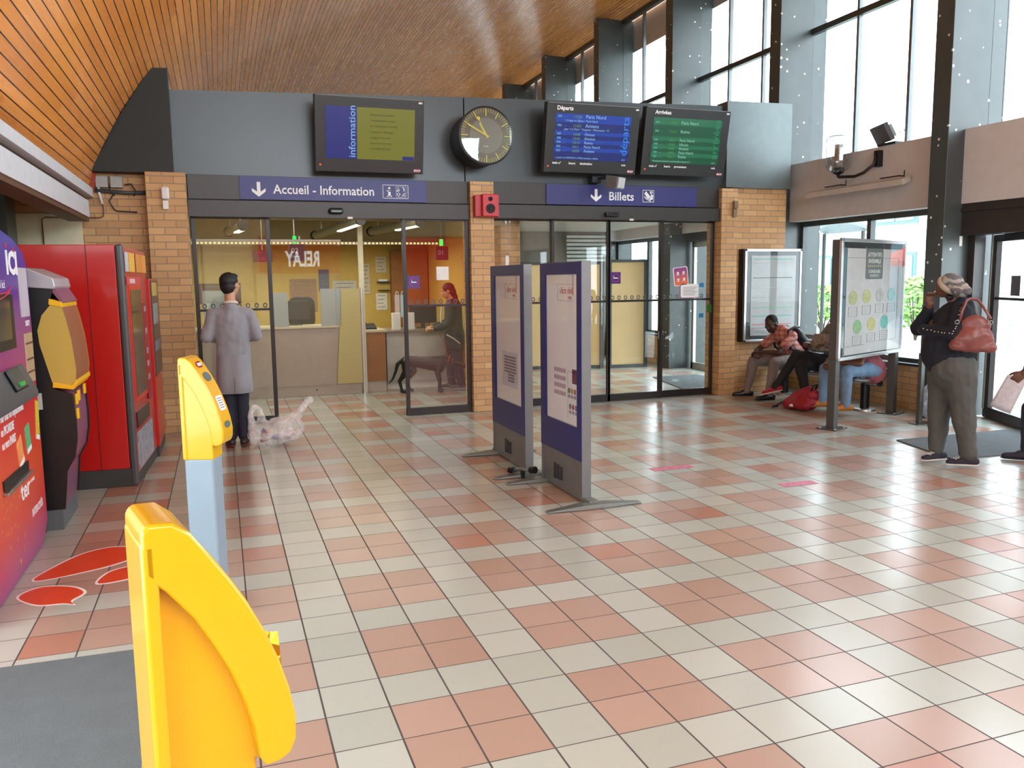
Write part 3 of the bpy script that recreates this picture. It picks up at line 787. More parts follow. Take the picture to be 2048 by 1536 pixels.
def board(kind):
    dep = kind == 'Départs'
    base = (16, 62, 170) if dep else (24, 92, 62)
    alt = (14, 34, 120) if dep else (38, 116, 80)
    def f(t, w_, h, L):
        x0, x1, z0, z1 = -w_ / 2 + .12, w_ / 2 - .12, .155, h - .125
        G().box(x0, -.002, z0, x1, .001, z1).build('display', emit(kind + '_display', alt if dep else base, .8), t, w=False)
        H = z1 - z0
        rws = [(0, .19), (.37, .455), (.545, .635), (.72, .81)] if dep else [(0, .16), (.41, .5), (.59, .675), (.76, .85)]
        g = G()
        for a, b in rws: g.box(x0, -.003, z1 - H * b, x1, -.001, z1 - H * a)
        g.build('row_bands', emit(kind + '_rows', base if dep else alt, .85), t, w=False)
        T = [('11h26', 'Paris Nord', .065, 1.25), ('11h53', 'Amiens', .26, 1.25), ('12h48', 'Hirson', .44, 1), ('12h58', 'Amiens', .53, 1), ('13h14', 'Reims', .62, 1), ('14h11', 'Paris Nord', .71, 1), ('16h58', 'Amiens', .80, 1)] if dep else \
            [('12h07', 'Paris Nord', .11, 1.15), ('12h16', 'Reims', .30, 1.15), ('13h27', 'Paris Nord', .49, 1), ('13h44', 'Hirson', .58, 1), ('14h01', 'Amiens', .67, 1), ('16h05', 'Paris Nord', .76, 1), ('16h11', 'Reims', .85, 1)]
        names, times, tiny = [], [], []
        for tm_, nm, q, s_ in T:
            z = z1 - H * q - .012
            names.append((nm, L(x0 + .40 - .05 * 0, z), .036 * s_))
            times.append((tm_, L(x0 + .235 if s_ < 1.1 else x0 + .235, z), .030 * (1 + (s_ - 1) * .4)))
            tiny.append(('4 Picard', L(x0 + .105, z + .004), .011))
        if dep:
            names += [('• Crepy en Valois • Paris Nord', L(x0 + .12, z1 - H * .165), .026), ('guy • La Fere • Tergnier • Mennessis • Fl', L(x0 + .12, z1 - H * .35), .027)]
        names += [('a partir du 10/06/2014 a 19h00 consulter l affiche' if dep else 'Mouvement national reconductible a partir du 1', L(x0 + .03, z0 + .018), .021), ('10:47', L(x1 - .1, z0 + .016), .018)]
        txt(names, 'destinations', emit(kind + '_names', (150, 190, 235) if dep else (150, 205, 180), .95), t, world=False)
        txt(times, 'times', emit(kind + '_times', (130, 170, 90) if dep else (90, 170, 90), .8), t, world=False)
        g = G()
        for tm_, nm, q, s_ in T:
            z = z1 - H * q - .010; g.box(x0 + .03, -.005, z, x0 + .085, -.003, z + .026)
        g.build('train_symbols', emit(kind + '_symbols', (90, 140, 190) if dep else (80, 160, 140), .8), t, w=False)
        txt(tiny, 'train_types', emit(kind + '_types', (90, 130, 200) if dep else (90, 160, 130), .8), t, world=False)
        m_ = face((x1 - .03, -.005, z0 + .07), (0, 0, 1), (-1, 0, 0))
        txt([('départs' if dep else 'arrivées', m_, .10, 'LEFT', 1.15)], 'side_lettering', emit(kind + '_side', (60, 140, 235) if dep else (50, 140, 100), .9), t, world=False)
        for it in [(kind, L(x0 + .01, h - .085), .048, 'LEFT', 1, .002), ('train n°', L(x0 - .01, .105), .028, 'LEFT', 1, .001), ('heure', L(x0 + .21, .105), .028, 'LEFT', 1, .001), ('destination' if dep else 'provenance', L(x0 + .36, .105), .028, 'LEFT', 1, .001), ('voie', L(x1 - .09, .105), .026, 'LEFT', 1, .001)]:
            txt([it], 'heading', LETW, t, world=False)
    return f
screen_tv(.80, 2.045, 2.91, 3.725, 'black screen showing information in a blue band beside an olive green page', info)
screen_tv(3.57, 4.84, 2.985, 3.80, 'black screen of train departures in blue rows headed Départs', board('Départs'))
screen_tv(4.92, 6.17, 2.99, 3.82, 'black screen of train arrivals in green rows headed Arrivées', board('Arrivées'))

# ---- clock
t = thing('wall_clock', (2.78, 5.70, 3.36), 'round black clock with yellow hands and hour marks on the fascia', 'clock')
G().lathe([(.31, 5.70), (.325, 5.68), (.33, 5.30), (.34, 5.27), (.34, 5.255), (.325, 5.25), (.322, 5.262), (.01, 5.265)], (2.78, 0, 3.36), 48, 1).build('case', BLACK, t, smooth=True, auto=35)
G().lathe([(.205, 5.256), (.205, 5.264)], (2.78, 0, 3.36), 40, 1).build('dial', mat('grey_dial', (84, 86, 88), .4), t)
YEL = mat('yellow_enamel', (214, 206, 60), .4)
g = G()
for k in range(60):
    a = 2 * pi * k / 60; big = k % 5 == 0
    r0, r1, w_ = (.225, .31, .011) if big else (.265, .31, .004)
    g.bar((2.78 + r0 * sin(a), 5.258, 3.36 + r0 * cos(a)), (2.78 + r1 * sin(a), 5.258, 3.36 + r1 * cos(a)), w_, .004, up=(0, 1, 0))
g.build('hour_marks', YEL, t)
def hand(deg, l, w_, nm, yy, tail=.03):
    a = D(deg); d = V((sin(a), 0, cos(a))); c = V((2.78, yy, 3.36))
    G().bar(c - d * tail, c + d * l, w_, .004, up=(0, 1, 0)).build(nm, YEL, t)
hand(-30, .165, .024, 'hour_hand', 5.252); hand(-62, .255, .018, 'minute_hand', 5.247)
hand(-27, .20, .007, 'second_hand', 5.242)
a = D(-27); G().lathe([(.012, -.002), (.020, -.002), (.020, .002), (.012, .002)], (2.78 + .215 * sin(a), 5.242, 3.36 + .215 * cos(a)), 16, 1).build('second_ring', YEL, t)
txt([('Bodet', fy(2.745, 3.23, 5.254), .018)], 'lettering', LETW, t)
G().lathe([(.001, 5.236), (.318, 5.238), (.318, 5.241), (.001, 5.241)], (2.78, 0, 3.36), 40, 1).build('cover_glass', glass('clock_glass', (1, 1, 1), 1.6, 0, 1.6), t)
# small camera under the departures screen
t = thing('security_camera', (4.45, 5.66, 2.85), 'small grey camera box hanging below the departures screen', 'camera')
G().box(4.30, 5.56, 2.89, 4.42, 5.70, 2.97).build('bracket', BLACK, t)
G().bar((4.36, 5.6, 2.95), (4.50, 5.40, 2.93), .02, .02).build('arm', BLACK, t)
G(M.Translation((4.52, 5.36, 2.875)) @ M.Rotation(D(22), 4, 'Z') @ M.Rotation(D(12), 4, 'X')).box(-.075, -.1, -.075, .075, .1, .075).build('housing', mat('grey_camera_case', (110, 112, 114), .5), t, bev=.006)
G(M.Translation((4.52, 5.36, 2.875)) @ M.Rotation(D(22), 4, 'Z') @ M.Rotation(D(12), 4, 'X')).box(-.06, -.112, -.058, .068, -.10, .07).build('front_panel', mat('pale_camera_front', (176, 178, 180), .4), t, bev=.003)

# ---- things fixed to the left brick wall
t = thing('junction_boxes', (-1.36, 5.75, 2.7), None, None)
bpy.data.objects.remove(t)
GREYB = mat('grey_junction_box', (164, 164, 160), .5)
for k, x in enumerate((-1.43, -1.285)):
    tag(G().box(x - .06, 5.685, 2.705, x + .06, 5.75, 2.825).build('junction_box', GREYB, bev=.006), 'grey junction box high on the brick wall, %s of the pair' % ('left' if k == 0 else 'right'), 'junction box', 'junction boxes on the brick wall')
WIRE = mat('dark_cable', (44, 42, 42), .5)
t = thing('cable_run', (-1.2, 5.74, 2.66), 'dark cables and conduit running along the top of the left brick wall', 'cable')
G().tube([(-1.5, 5.72, 2.675), (-1.2, 5.72, 2.655), (-.98, 5.72, 2.66)], .022, 10).build('conduit', mat('dark_grey_conduit', (70, 74, 76), .5), t, smooth=True)
for pts in ([(-1.2, 5.71, 2.74), (-1.14, 5.70, 2.75), (-1.10, 5.70, 2.68), (-1.12, 5.71, 2.62)], [(-1.36, 5.71, 2.72), (-1.35, 5.7, 2.67), (-1.31, 5.71, 2.62)], [(-1.33, 5.73, 2.63), (-1.37, 5.72, 2.56), (-1.33, 5.73, 2.48), (-1.30, 5.73, 2.46), (-1.20, 5.73, 2.455), (-1.10, 5.73, 2.45)]):
    G().tube(pts, .007, 8).build('cable', WIRE, t, smooth=True)
t = thing('cable_drop', (-1.45, 5.74, 2.4), 'pale and red cable dropping beside the white beam end', 'cable')
G().tube([(-1.47, 5.72, 2.76), (-1.465, 5.72, 2.66), (-1.44, 5.72, 2.53)], .014, 8).build('sleeve', WHITE, t, smooth=True)
G().tube([(-1.44, 5.72, 2.53), (-1.43, 5.72, 2.47), (-1.44, 5.72, 2.40), (-1.47, 5.72, 2.385), (-2.0, 5.725, 2.385), (-2.03, 5.725, 2.36), (-2.03, 5.725, 2.1)], .006, 8).build('cable', mat('red_brown_cable', (110, 60, 50), .5), t, smooth=True)
t = thing('alarm_detector', (-.80, 5.56, 2.5), 'white rounded detector with a small box below on the left brick pillar', 'detector')
G().box(-.835, 5.50, 2.575, -.755, 5.56, 2.71).build('sensor_body', WHITE, t, bev=.02, seg=4)
G().box(-.828, 5.525, 2.47, -.77, 5.56, 2.565).build('lower_box', WHITE, t, bev=.006)
tag(G().bar((-1.55, 5.69, 2.63), (-1.50, 5.69, 2.86), .012, .06).build('red_bracket', mat('rust_red', (156, 60, 34), .6)), 'red metal bracket between ceiling boards and brick wall', 'bracket')
t = thing('door_entry_box', (6.66, 5.72, 2.6), 'small brown box on the brick pillar right of the Billets sign', 'box')
G().box(6.44, 5.545, 2.60, 6.50, 5.60, 2.70).box(6.435, 5.56, 2.48, 6.495, 5.60, 2.59).build('body', mat('brown_box', (128, 112, 88), .6), t, bev=.004)

# ---- lamp, floodlight and heater on the grey panel
t = thing('globe_lamp', (7.66, 4.55, 3.1), 'clear cylindrical glass lamp with ribbed core on the grey wall panel', 'lamp')
cx, cy = 7.42, 4.68
G().lathe([(.02, 2.995), (.08, 3.0), (.125, 3.03), (.155, 3.08), (.16, 3.14), (.16, 3.38), (.155, 3.43), (.12, 3.465), (.05, 3.475), (.001, 3.477)], (cx, cy, 0), 32).build('glass_jar', glass('jar_glass', (.80, .82, .83), 3.5, .06, 1.5), t, smooth=True, auto=60)
G().lathe([(.05, 3.06), (.05, 3.26), (.04, 3.29)], (cx, cy, 0), 20).build('lamp_core', mat('grey_lamp_core', (128, 124, 122), .5), t, smooth=True, auto=40)
g = G()
for k in range(9): g.lathe([(.05, 3.20 + k * .018), (.056, 3.205 + k * .018), (.056, 3.209 + k * .018), (.05, 3.212 + k * .018)], (cx, cy, 0), 20)
g.build('ribbed_reflector', STEEL, t)
G().lathe([(.001, 2.955), (.05, 2.985), (.09, 3.01), (.07, 3.06), (.001, 3.07)], (cx, cy, 0), 24).build('base_cap', BLACK, t, smooth=True, auto=40)
G().tube([(cx, cy, 2.96), (cx, cy - .02, 2.94), (cx + .02, cy - .28, 2.92), (cx + .05, cy - .40, 2.95), (7.56, cy - .48, 3.05), (7.60, cy - .48, 3.2)], .02, 10).build('curved_arm', BLACK, t, smooth=True)
G().box(7.585, cy - .52, 3.02, 7.665, cy - .44, 3.22).build('wall_plate', BLACK, t, bev=.004)
t = thing('floodlight', (7.75, 4.12, 3.28), 'black square floodlight tilted on the ledge above the grey panel', 'floodlight')
xf = M.Translation((7.62, 4.14, 3.40)) @ M.Rotation(D(-20), 4, 'Z') @ M.Rotation(D(-28), 4, 'Y')
G(xf).box(-.03, -.2, -.10, .03, .2, .13).build('face_panel', mat('brown_black_shield', (74, 70, 70), .5), t, bev=.004)
G(xf).box(.03, -.13, -.08, .10, .15, .08).build('housing', mat('grey_housing', (150, 156, 156), .5), t, bev=.01)
G().box(7.64, 3.95, 3.272, 7.8, 4.25, 3.30).build('base', BLACK, t)
G().tube([(7.72, 3.98, 3.40), (7.72, 3.90, 3.44), (7.72, 3.86, 3.36), (7.70, 3.84, 3.28)], .006, 6).build('wire', mat('red_brown_cable', (110, 60, 50), .5), t)
t = thing('infrared_heater', (7.6, 4.5, 2.8), 'long slim grey heater bar bracketed below the glass lamp', 'heater')
G().prism([(7.46, 2.80), (7.58, 2.84), (7.585, 2.77), (7.47, 2.73)], 1, 3.62, 5.38).build('casing', mat('grey_heater_casing', (190, 186, 182), .45), t, bev=.006)
for y in (5.0, 4.0): G().tube([(7.66, y - .2, 2.93), (7.66, y - .2, 2.86), (7.57, y - .2, 2.86), (7.57, y + .1, 2.86)], .008, 6).build('bracket', BLACK, t)
for y, z, lab in ((2.62 + .3, 1.87, 0),):
    tag(G().box(7.66, 2.942, 1.98, 7.70, 2.95, 2.09).build('switch_plate', WHITE), 'small white plate on the dark column above the woman', 'plate')
    tag(G().box(7.92, 2.942, 1.70, 8.0, 2.95, 1.78).build('label_plate', WHITE), 'small white label low on the column beside the door stile', 'plate')
# ---- poster case on the brick wall right of the doors
SIL = mat('silver_poster_frame', (206, 206, 206), .25, .8)
def poster_lines(g, x0, x1, z0, z1, y, n, rr_):
    pass
t = thing('wall_poster_case', (7.12, 5.72, .72), 'silver framed timetable poster case on the brick wall behind the seated man', 'poster case')
G().box(6.64, 5.60, .745, 7.61, 5.72, 2.05).build('case', BLACK, t, bev=.006)
g = G().box(6.66, 5.585, .745, 7.62, 5.61, .775).box(6.66, 5.585, 2.015, 7.62, 5.61, 2.05).box(6.66, 5.585, .745, 6.695, 5.61, 2.05).box(7.59, 5.585, .745, 7.62, 5.61, 2.05)
g.build('frame', SIL, t, bev=.004)
G().box(6.77, 5.59, .83, 7.52, 5.598, 1.955).build('poster', mat('timetable_paper', (150, 153, 152), .6), t)
for z, c in ((1.90, (90, 150, 130)), (1.64, (90, 90, 90)), (1.22, (110, 170, 140)), (1.10, (90, 150, 150)), (.98, (180, 90, 90)), (.93, (120, 120, 120)), (1.36, (150, 150, 150)), (1.84, (150, 150, 150)), (1.5, (160, 160, 160)), (1.3, (160, 160, 160))):
    G().box(6.80, 5.586, z, 7.46, 5.59, z + .012).build('printed_line', mat('line_%d_%d' % (c[0], c[2]), c, .6), t)
G().box(6.69, 5.583, .77, 7.60, 5.587, 2.02).build('pane', glass('case_glass', (1, 1, 1), .5, 0, 1.5), t)
# ================================================================ machines along the left side
def px_(x, z, X=0): return face((X, x, z), (0, 1, 0), (0, 0, 1))       # text on a +X facing surface; x is the Y position
# ---- travel kiosk, front face at X -1.46
def grad(name, stops, rough=.3, axis=2, speck=None):
    t = NT(name); z = t.xyz(t.pos())[axis]
    r = t.new('ShaderNodeValToRGB'); t.lk(t.ramp(z, 0, 2.0), r.inputs[0])
    e = r.color_ramp.elements
    e[0].position = stops[0][0] / 2; e[0].color = (*lin(stops[0][1]), 1)
    e[1].position = stops[-1][0] / 2; e[1].color = (*lin(stops[-1][1]), 1)
    for p, c in stops[1:-1]:
        q = e.new(p / 2); q.color = (*lin(c), 1)
    t.put(t.b.inputs['Base Color'], r.outputs[0]); t.b.inputs['Roughness'].default_value = rough
    return t.m
KG = grad('kiosk_printed_wrap', [(0, (150, 50, 120)), (.12, (180, 60, 110)), (.3, (214, 66, 60)), (.55, (224, 84, 46)), (.8, (216, 60, 44)), (1.02, (206, 44, 50)), (1.06, (170, 36, 96)), (1.3, (140, 40, 120)), (1.6, (96, 44, 140)), (1.8, (56, 44, 150)), (2.0, (30, 50, 160))])
t = thing('travel_kiosk', (-1.9, 1.0, 0), 'tall purple to orange ticket kiosk with large ICI lettering at the left edge', 'kiosk')
arch = [(.1, .1), (.16, .0), (1.60, .0), (1.77, .12), (1.79, 1.70), (1.78, 1.80), (1.70, 1.88), (1.45, 1.955), (1.1, 2.0), (.7, 2.0), (.35, 1.95), (.14, 1.86), (.08, 1.75)]
G().prism(arch, 0, -2.35, -1.46).build('cabinet', KG, t, bev=.012)
G().box(-1.47, .2, 1.30, -1.455, 1.30, 1.62).build('screen_recess', BLACK, t, bev=.004)
G().box(-1.456, .3, 1.36, -1.452, 1.20, 1.59).build('screen', mat('dark_screen', (30, 36, 52), .15), t)
GRY = mat('dark_grey_ledge', (74, 74, 78), .45)
G().prism([(-1.46, 1.20), (-1.385, 1.03), (-1.385, .995), (-1.46, .985)], 1, .15, 1.42).build('ledge', GRY, t, bev=.006)
kp = G().prism([(-1.452, 1.19), (-1.40, 1.07), (-1.385, 1.085), (-1.44, 1.2)], 1, .92, 1.2).build('keypad', BLACK, t, bev=.01)
G().box(-1.40, 1.0, 1.10, -1.385, 1.1, 1.12).build('green_light', emit('green_key_light', (60, 200, 90), .6), kp)
G().box(-1.462, 1.50, 1.474, -1.456, 1.735, 1.778).build('notice_strip', mat('grey_print_notice', (186, 176, 186), .6), t)
G().box(-1.462, 1.525, 1.055, -1.455, 1.745, 1.37).build('notice_panel', mat('tan_notice', (176, 150, 120), .4), t, bev=.003)
for z in (1.30, 1.2, 1.12): G().box(-1.456, 1.54, z, -1.453, 1.73, z + .012).build('panel_line', mat('dark_print', (90, 60, 50), .6), t)
G().prism([(.714, .56), (1.32, .55), (1.33, .61), (.714, .615)], 0, -1.463, -1.452).build('delivery_slot', BLACK, t)
G().box(-1.46, .70, .535, -1.43, 1.33, .553).build('slot_lip', STEEL, t, bev=.004)
X = -1.4585
txt([('ICI', px_(1.22, 1.74, X), .135, 'LEFT', 1.3, .008), ('votre', px_(.86, 1.85, X), .05), ('vent', px_(.90, 1.80, X), .06, 'LEFT', 1), ('billet', px_(.86, 1.735, X), .06), ('vous l ici', px_(.86, 1.655, X), .05, 'LEFT', 1.2)], 'heading_lettering', LETW, t)
for it in (('Pour tous vos déplacements', px_(.76, .925, X), .050, 'LEFT', .74, .001), ('en PICARDIE', px_(.77, .85, X), .050, 'LEFT', .8, .001), ('ou vers PARIS', px_(.77, .775, X), .050, 'LEFT', .8, .001), ('SNCF', px_(1.60, 1.415, X), .035, 'LEFT', 1, .001)):
    txt([it], 'text_line', LETW, t)
txt([('ter', px_(1.10, .41, X), .11, 'LEFT', 1.3, .003), ('PICARDIE', px_(1.36, .46, X), .02), ('INTERCITÉS', px_(1.34, .25, X), .048, 'LEFT', .9, .001)], 'train_lettering', LETW, t)
for y, z, w_, h_, c, a in ((1.395, .735, .12, .17, (96, 176, 120), 8), (1.70, .80, .09, .25, (206, 190, 60), -14), (1.17, .69, .13, .17, (236, 150, 90), 16)):
    g = G(M.Translation((0, y, z)) @ M.Rotation(D(a), 4, 'X')); g.box(-1.4605, -w_ / 2, -h_ / 2, -1.457, w_ / 2, h_ / 2)
    o = g.build('picture_card', mat('card_%d' % c[0], c, .5, var=.25, vs=40), t)
    G(M.Translation((0, y, z)) @ M.Rotation(D(a), 4, 'X')).box(-1.458, -w_ / 2, -h_ / 2, -1.456, w_ / 2, -h_ / 2 + .03).build('card_edge', LETW, o)
g = G()
for k in range(46):
    y, z = R.uniform(.45, 1.2), R.uniform(.06, .5)
    if y < .45 + (.5 - z): continue
    g.add([(X, y, z), (X, y + .012, z), (X, y + .006, z + R.uniform(.015, .035))], [(0, 1, 2)])
o = g.build('spark_pattern', mat('golden_print', (240, 190, 80), .5), t)
g = G()
for z in (1.60,): g.tube([(X, .9, z - .02), (X, 1.1, z + .005), (X, 1.25, z + .03)], .005, 6).tube([(X, .95, 1.62), (X, 1.2, 1.63), (X, 1.3, 1.66)], .004, 6)
g.build('red_swash', mat('red_print', (206, 50, 70), .5), t)
for y, z in ((1.24, 1.90), (1.42, 1.885)):
    G().lathe([(.014, -.001), (.014, .003)], (X, y, z), 10, 0).build('red_dot', mat('red_print', (206, 50, 70), .5), t)
# ---- regional ticket machine with a yellow hood
t = thing('ticket_machine', (-1.6, 2.2, 0), 'black sided ticket machine with a translucent yellow hood beside the kiosk', 'ticket machine')
side = [(-1.95, 0), (-1.40, 0), (-1.40, .14), (-1.375, .14), (-1.345, .40), (-1.29, .50), (-1.268, .62), (-1.265, .75), (-1.275, .93), (-1.38, .97), (-1.46, 1.30), (-1.37, 1.56), (-1.335, 1.66), (-1.34, 1.70), (-1.95, 1.78)]
PURG = mat('purple_grey_front', (124, 78, 100), .35)
G().prism(side, 1, 1.91, 1.935).build('side_panel', BLACK, t)
G().prism(side, 1, 2.475, 2.5).build('side_panel', BLACK, t)
G().prism([(p[0] - .012, p[1] + (.0 if p[1] < .01 else .0)) for p in side], 1, 1.935, 2.475).build('body', PURG, t)
G().prism([(-1.95, 1.70), (-1.34, 1.64), (-1.325, 1.655), (-1.335, 1.715), (-1.49, 1.785), (-1.95, 1.80)], 1, 1.895, 2.51).build('top_cap', mat('silver_plastic', (178, 176, 182), .35, .3), t, bev=.008)
G().box(-1.40, 1.915, .0, -1.392, 2.495, .14).box(-1.6, 1.905, 0, -1.395, 1.91, .14).build('plinth', mat('plinth_grey', (90, 96, 100), .5), t)
for z, nm, c in ((1.645, 'header_sign', PURG),):
    G().prism([(-1.34, 1.655), (-1.285, 1.555), (-1.30, 1.545), (-1.37, 1.655)], 1, 1.92, 2.49).build(nm, c, t)
hd = face((-1.318, 1.95, 1.60), (0, 1, 0), (-.48, 0, .87))
txt([('Nord', hd @ M.Translation((.03, .03, .003)), .022), ('ter', hd @ M.Translation((.03, -.005, .003)), .024), ('SNCF', hd @ M.Translation((.03, -.035, .003)), .022)], 'header_lettering', LETW, t)
G(hd).box(.2, -.03, .001, .36, .045, .003).build('header_label', mat('red_label', (206, 44, 80), .5), t)
G(hd).box(.2, .03, .002, .36, .05, .004).build('header_label_white', LETW, t)
YH = mat('yellow_hood_edge', (236, 182, 30), .3)
def transl(name, c, a):
    t_ = NT(name); t_.b.inputs['Base Color'].default_value = (*lin(c), 1); t_.b.inputs['Roughness'].default_value = .25; t_.b.inputs['Alpha'].default_value = a
    return t_.m
YT = transl('translucent_yellow', (214, 186, 92), .72)
hood = [(-1.355, 1.55), (-1.42, 1.47), (-1.452, 1.37), (-1.445, 1.27), (-1.385, 1.0), (-1.375, .985), (-1.275, .965), (-1.25, 1.0), (-1.24, 1.10), (-1.255, 1.30), (-1.28, 1.45), (-1.305, 1.55)]
G().prism(hood, 1, 1.898, 1.908).build('hood_side', YT, t)
G().prism(hood, 1, 2.502, 2.512).build('hood_side', YT, t)
fr = [(-1.305, 1.55), (-1.28, 1.45), (-1.255, 1.30), (-1.24, 1.10), (-1.25, 1.0)]
G().prism(fr + [(p[0] - .008, p[1]) for p in fr[::-1]], 1, 1.9, 2.51).build('hood_front', transl('translucent_amber', (176, 120, 84), .6), t)
G().prism([(-1.37, 1.58), (-1.295, 1.555), (-1.295, 1.52), (-1.375, 1.54)], 1, 1.893, 2.515).build('hood_top_trim', YH, t, bev=.003)
G().prism([(-1.39, .985), (-1.265, .965), (-1.24, 1.0), (-1.245, 1.03), (-1.275, .995), (-1.385, 1.02)], 1, 1.893, 2.515).build('hood_bottom_trim', YH, t, bev=.003)
g = G()
for y, z in ((1.96, .90), (2.05, .90), (2.14, .92), (1.96, .80), (2.24, .915)): g.box(-1.285, y, z - .03, -1.262, y + .05, z + .04)
for i_, (y, z) in enumerate(((1.97, .89), (2.06, .905), (1.97, .79), (2.33, .92))):
    G().box(-1.275, y, z - .04, -1.258, y + .055, z + .035).build('yellow_button', YH, t, bev=.006)
G().box(-1.50, 1.90, .84, -1.46, 1.912, .95).build('card_reader_plate', mat('pale_plate', (190, 190, 186), .5), t)
# ---- red vending machines
REDV = mat('glossy_red_cabinet', (190, 26, 22), .3, coat=.3, var=.03)
DKG = mat('charcoal_plinth', (58, 58, 58), .5)
t = thing('snack_vending_machine', (-1.015, 3.06, 0), 'large red snack vending machine with a plain side panel facing the room', 'vending machine', rz=D(-3.6))
w_ = 1.16
G().box(-.86, .0, .15, -.06, w_, 1.985).build('cabinet', REDV, t, w=False, bev=.006)
G().box(-.275, -.003, .15, -.27, .001, 1.985).box(-.155, -.002, .90, -.15, .001, .902).build('panel_seam', mat('dark_red_gap', (80, 12, 12), .6), t, w=False)
G().box(-.86, -.002, 0, -.01, w_, .15).build('plinth', DKG, t, w=False, bev=.004)
G().box(-.06, -.006, .0, .0, .05, 1.99).build('corner_post', mat('grey_corner_extrusion', (84, 84, 86), .35, .3), t, w=False, bev=.022, seg=4)
dr = G().box(-.06, .05, .10, -.004, w_, 1.96).build('door', mat('red_door', (178, 26, 34), .3, coat=.3), t, w=False, bev=.004)
G().box(-.02, .16, .68, .002, .80, 1.66).build('window_frame', mat('orange_red_frame', (204, 54, 40), .35), t, w=False)
G().box(-.01, .20, .72, .005, .76, 1.62).build('window', mat('dark_product_window', (84, 60, 46), .12, var=.3, vs=14), t, w=False)
G().box(.0, .07, 1.66, .006, .75, 1.73).build('name_strip', mat('pink_strip', (206, 70, 80), .4), t, w=False)
txt([('BOISSONS', face((.007, .2, 1.675), (0, 1, 0), (0, 0, 1)), .04)], 'strip_lettering', LETW, t, world=False)
for y0, y1, c, nm in ((.06, .20, (190, 196, 200), 'pale_label'), (.24, .52, (232, 178, 70), 'yellow_label'), (.60, .86, (214, 140, 60), 'amber_label'), (.90, 1.14, (230, 150, 60), 'yellow_label')):
    G().box(.0, y0, 1.77, .006, y1, 1.93).build(nm, mat(nm + str(c[1]), c, .4, var=.15, vs=30), t, w=False)
G().box(.0, .80, .62, .008, .97, 1.5).build('coin_panel', mat('dark_red_panel', (140, 20, 40), .35), t, w=False, bev=.003)
for z in (1.42, 1.22, 1.04, .92, .80): G().box(.007, .84, z, .012, .92, z + .05).build('coin_slot', mat('grey_slot', (150, 150, 150), .4), t, w=False)
G().box(-.01, .12, .47, .006, .80, .60).build('delivery_flap', mat('dark_flap', (40, 26, 26), .3), t, w=False)
G().box(-.006, .10, .12, .004, .92, .43).build('advert', mat('advert_print', (150, 150, 160), .4, var=.5, vs=16), t, w=False)
t = thing('drinks_vending_machine', (-.93, 4.27, 0), 'narrow red and dark grey vending machine between the snack machine and brick pillar', 'vending machine')
G().box(-1.7, 4.27, .1, -.92, 5.15, 1.72).build('cabinet', REDV, t, bev=.006)
G().box(-1.7, 4.27, .0, -.93, 5.14, .1).build('plinth', DKG, t)
G().box(-.93, 4.29, .78, -.908, 5.13, 1.70).build('front_panel', mat('dark_grey_front', (70, 60, 58), .3), t, bev=.003)
for z, h_, c in ((1.55, .13, (196, 170, 80)), (1.28, .2, (150, 150, 150)), (1.02, .1, (120, 120, 130))):
    G().box(-.909, 4.33, z, -.903, 4.9, z + h_).build('label', mat('label_%d' % c[0], c, .4), t, bev=.002)
# ---- yellow validators
YV = mat('yellow_validator_shell', (222, 168, 10), .25, coat=.4, var=.02)
BGY = mat('blue_grey_post', (136, 152, 166), .4, var=.03)
OUT = [(0, .40), (0, .437), (.010, .448), (.045, .446), (.070, .425), (.098, .384), (.123, .345), (.147, .303), (.172, .250), (.195, .190), (.210, .137), (.219, .085), (.217, .045), (.207, .022), (.188, .014), (.165, .012)]
INN = [(.156, .03), (.150, .085), (.136, .137), (.116, .193), (.091, .245), (.067, .290), (.030, .340), (.0, .368)]
def validator(loc, rz, label, wide, z0, kx, sunk):
    t = thing('ticket_validator', loc, label, 'ticket validator', rz=rz)
    P = [(x * kx, z + z0) for x, z in OUT]; I = [(x * kx, z + z0) for x, z in INN]
    hw = wide / 2
    G().prism(P + I, 1, -hw, hw).build('curved_shell', YV, t, w=False, bev=.016, seg=4)
    body = [(.0, z0 - .055), (.0, z0 + .425)] + [(x - .02, z - .012) for x, z in P[3:-2]] + [(.157 * kx, z0 + .015), (.157 * kx, z0 - .055)]
    G().prism(body, 1, -hw + sunk, hw - sunk).build('side_panel', YV, t, w=False, bev=.006, seg=3)
    G().box(-.002, -hw, z0 - .055, .022, hw, z0 + .42).build('back_cover', YV, t, w=False, bev=.008, seg=3)
    G().box(.002, -hw + .006, 0, .154 * kx, hw - .006, z0 - .05).build('post', BGY, t, w=False, bev=.012, seg=3)
    G().box(-.03, -hw - .02, 0, .18, hw + .02, .006).build('base_plate', mat('dark_base_plate', (70, 62, 56), .6), t, w=False)
    return t, P, hw
t, P, hw = validator((-.485, -.0, 0), D(-20), 'complete yellow ticket validator on a blue grey post, farther of the two', .14, .868, .93, .006)
def on_front(i, f):          # frame on the curved front between profile points i, i+1
    a, b = V(P[i]), V(P[i + 1]); m_ = a.lerp(b, f); d = (a - b).normalized(); n = V((d.y, -d.x))
    if n.x < 0: n = -n
    return M(((0, d.x, n.x, m_.x + n.x * .001), (1, 0, 0, 0), (0, d.y, n.y, m_.y + n.y * .001), (0, 0, 0, 1)))
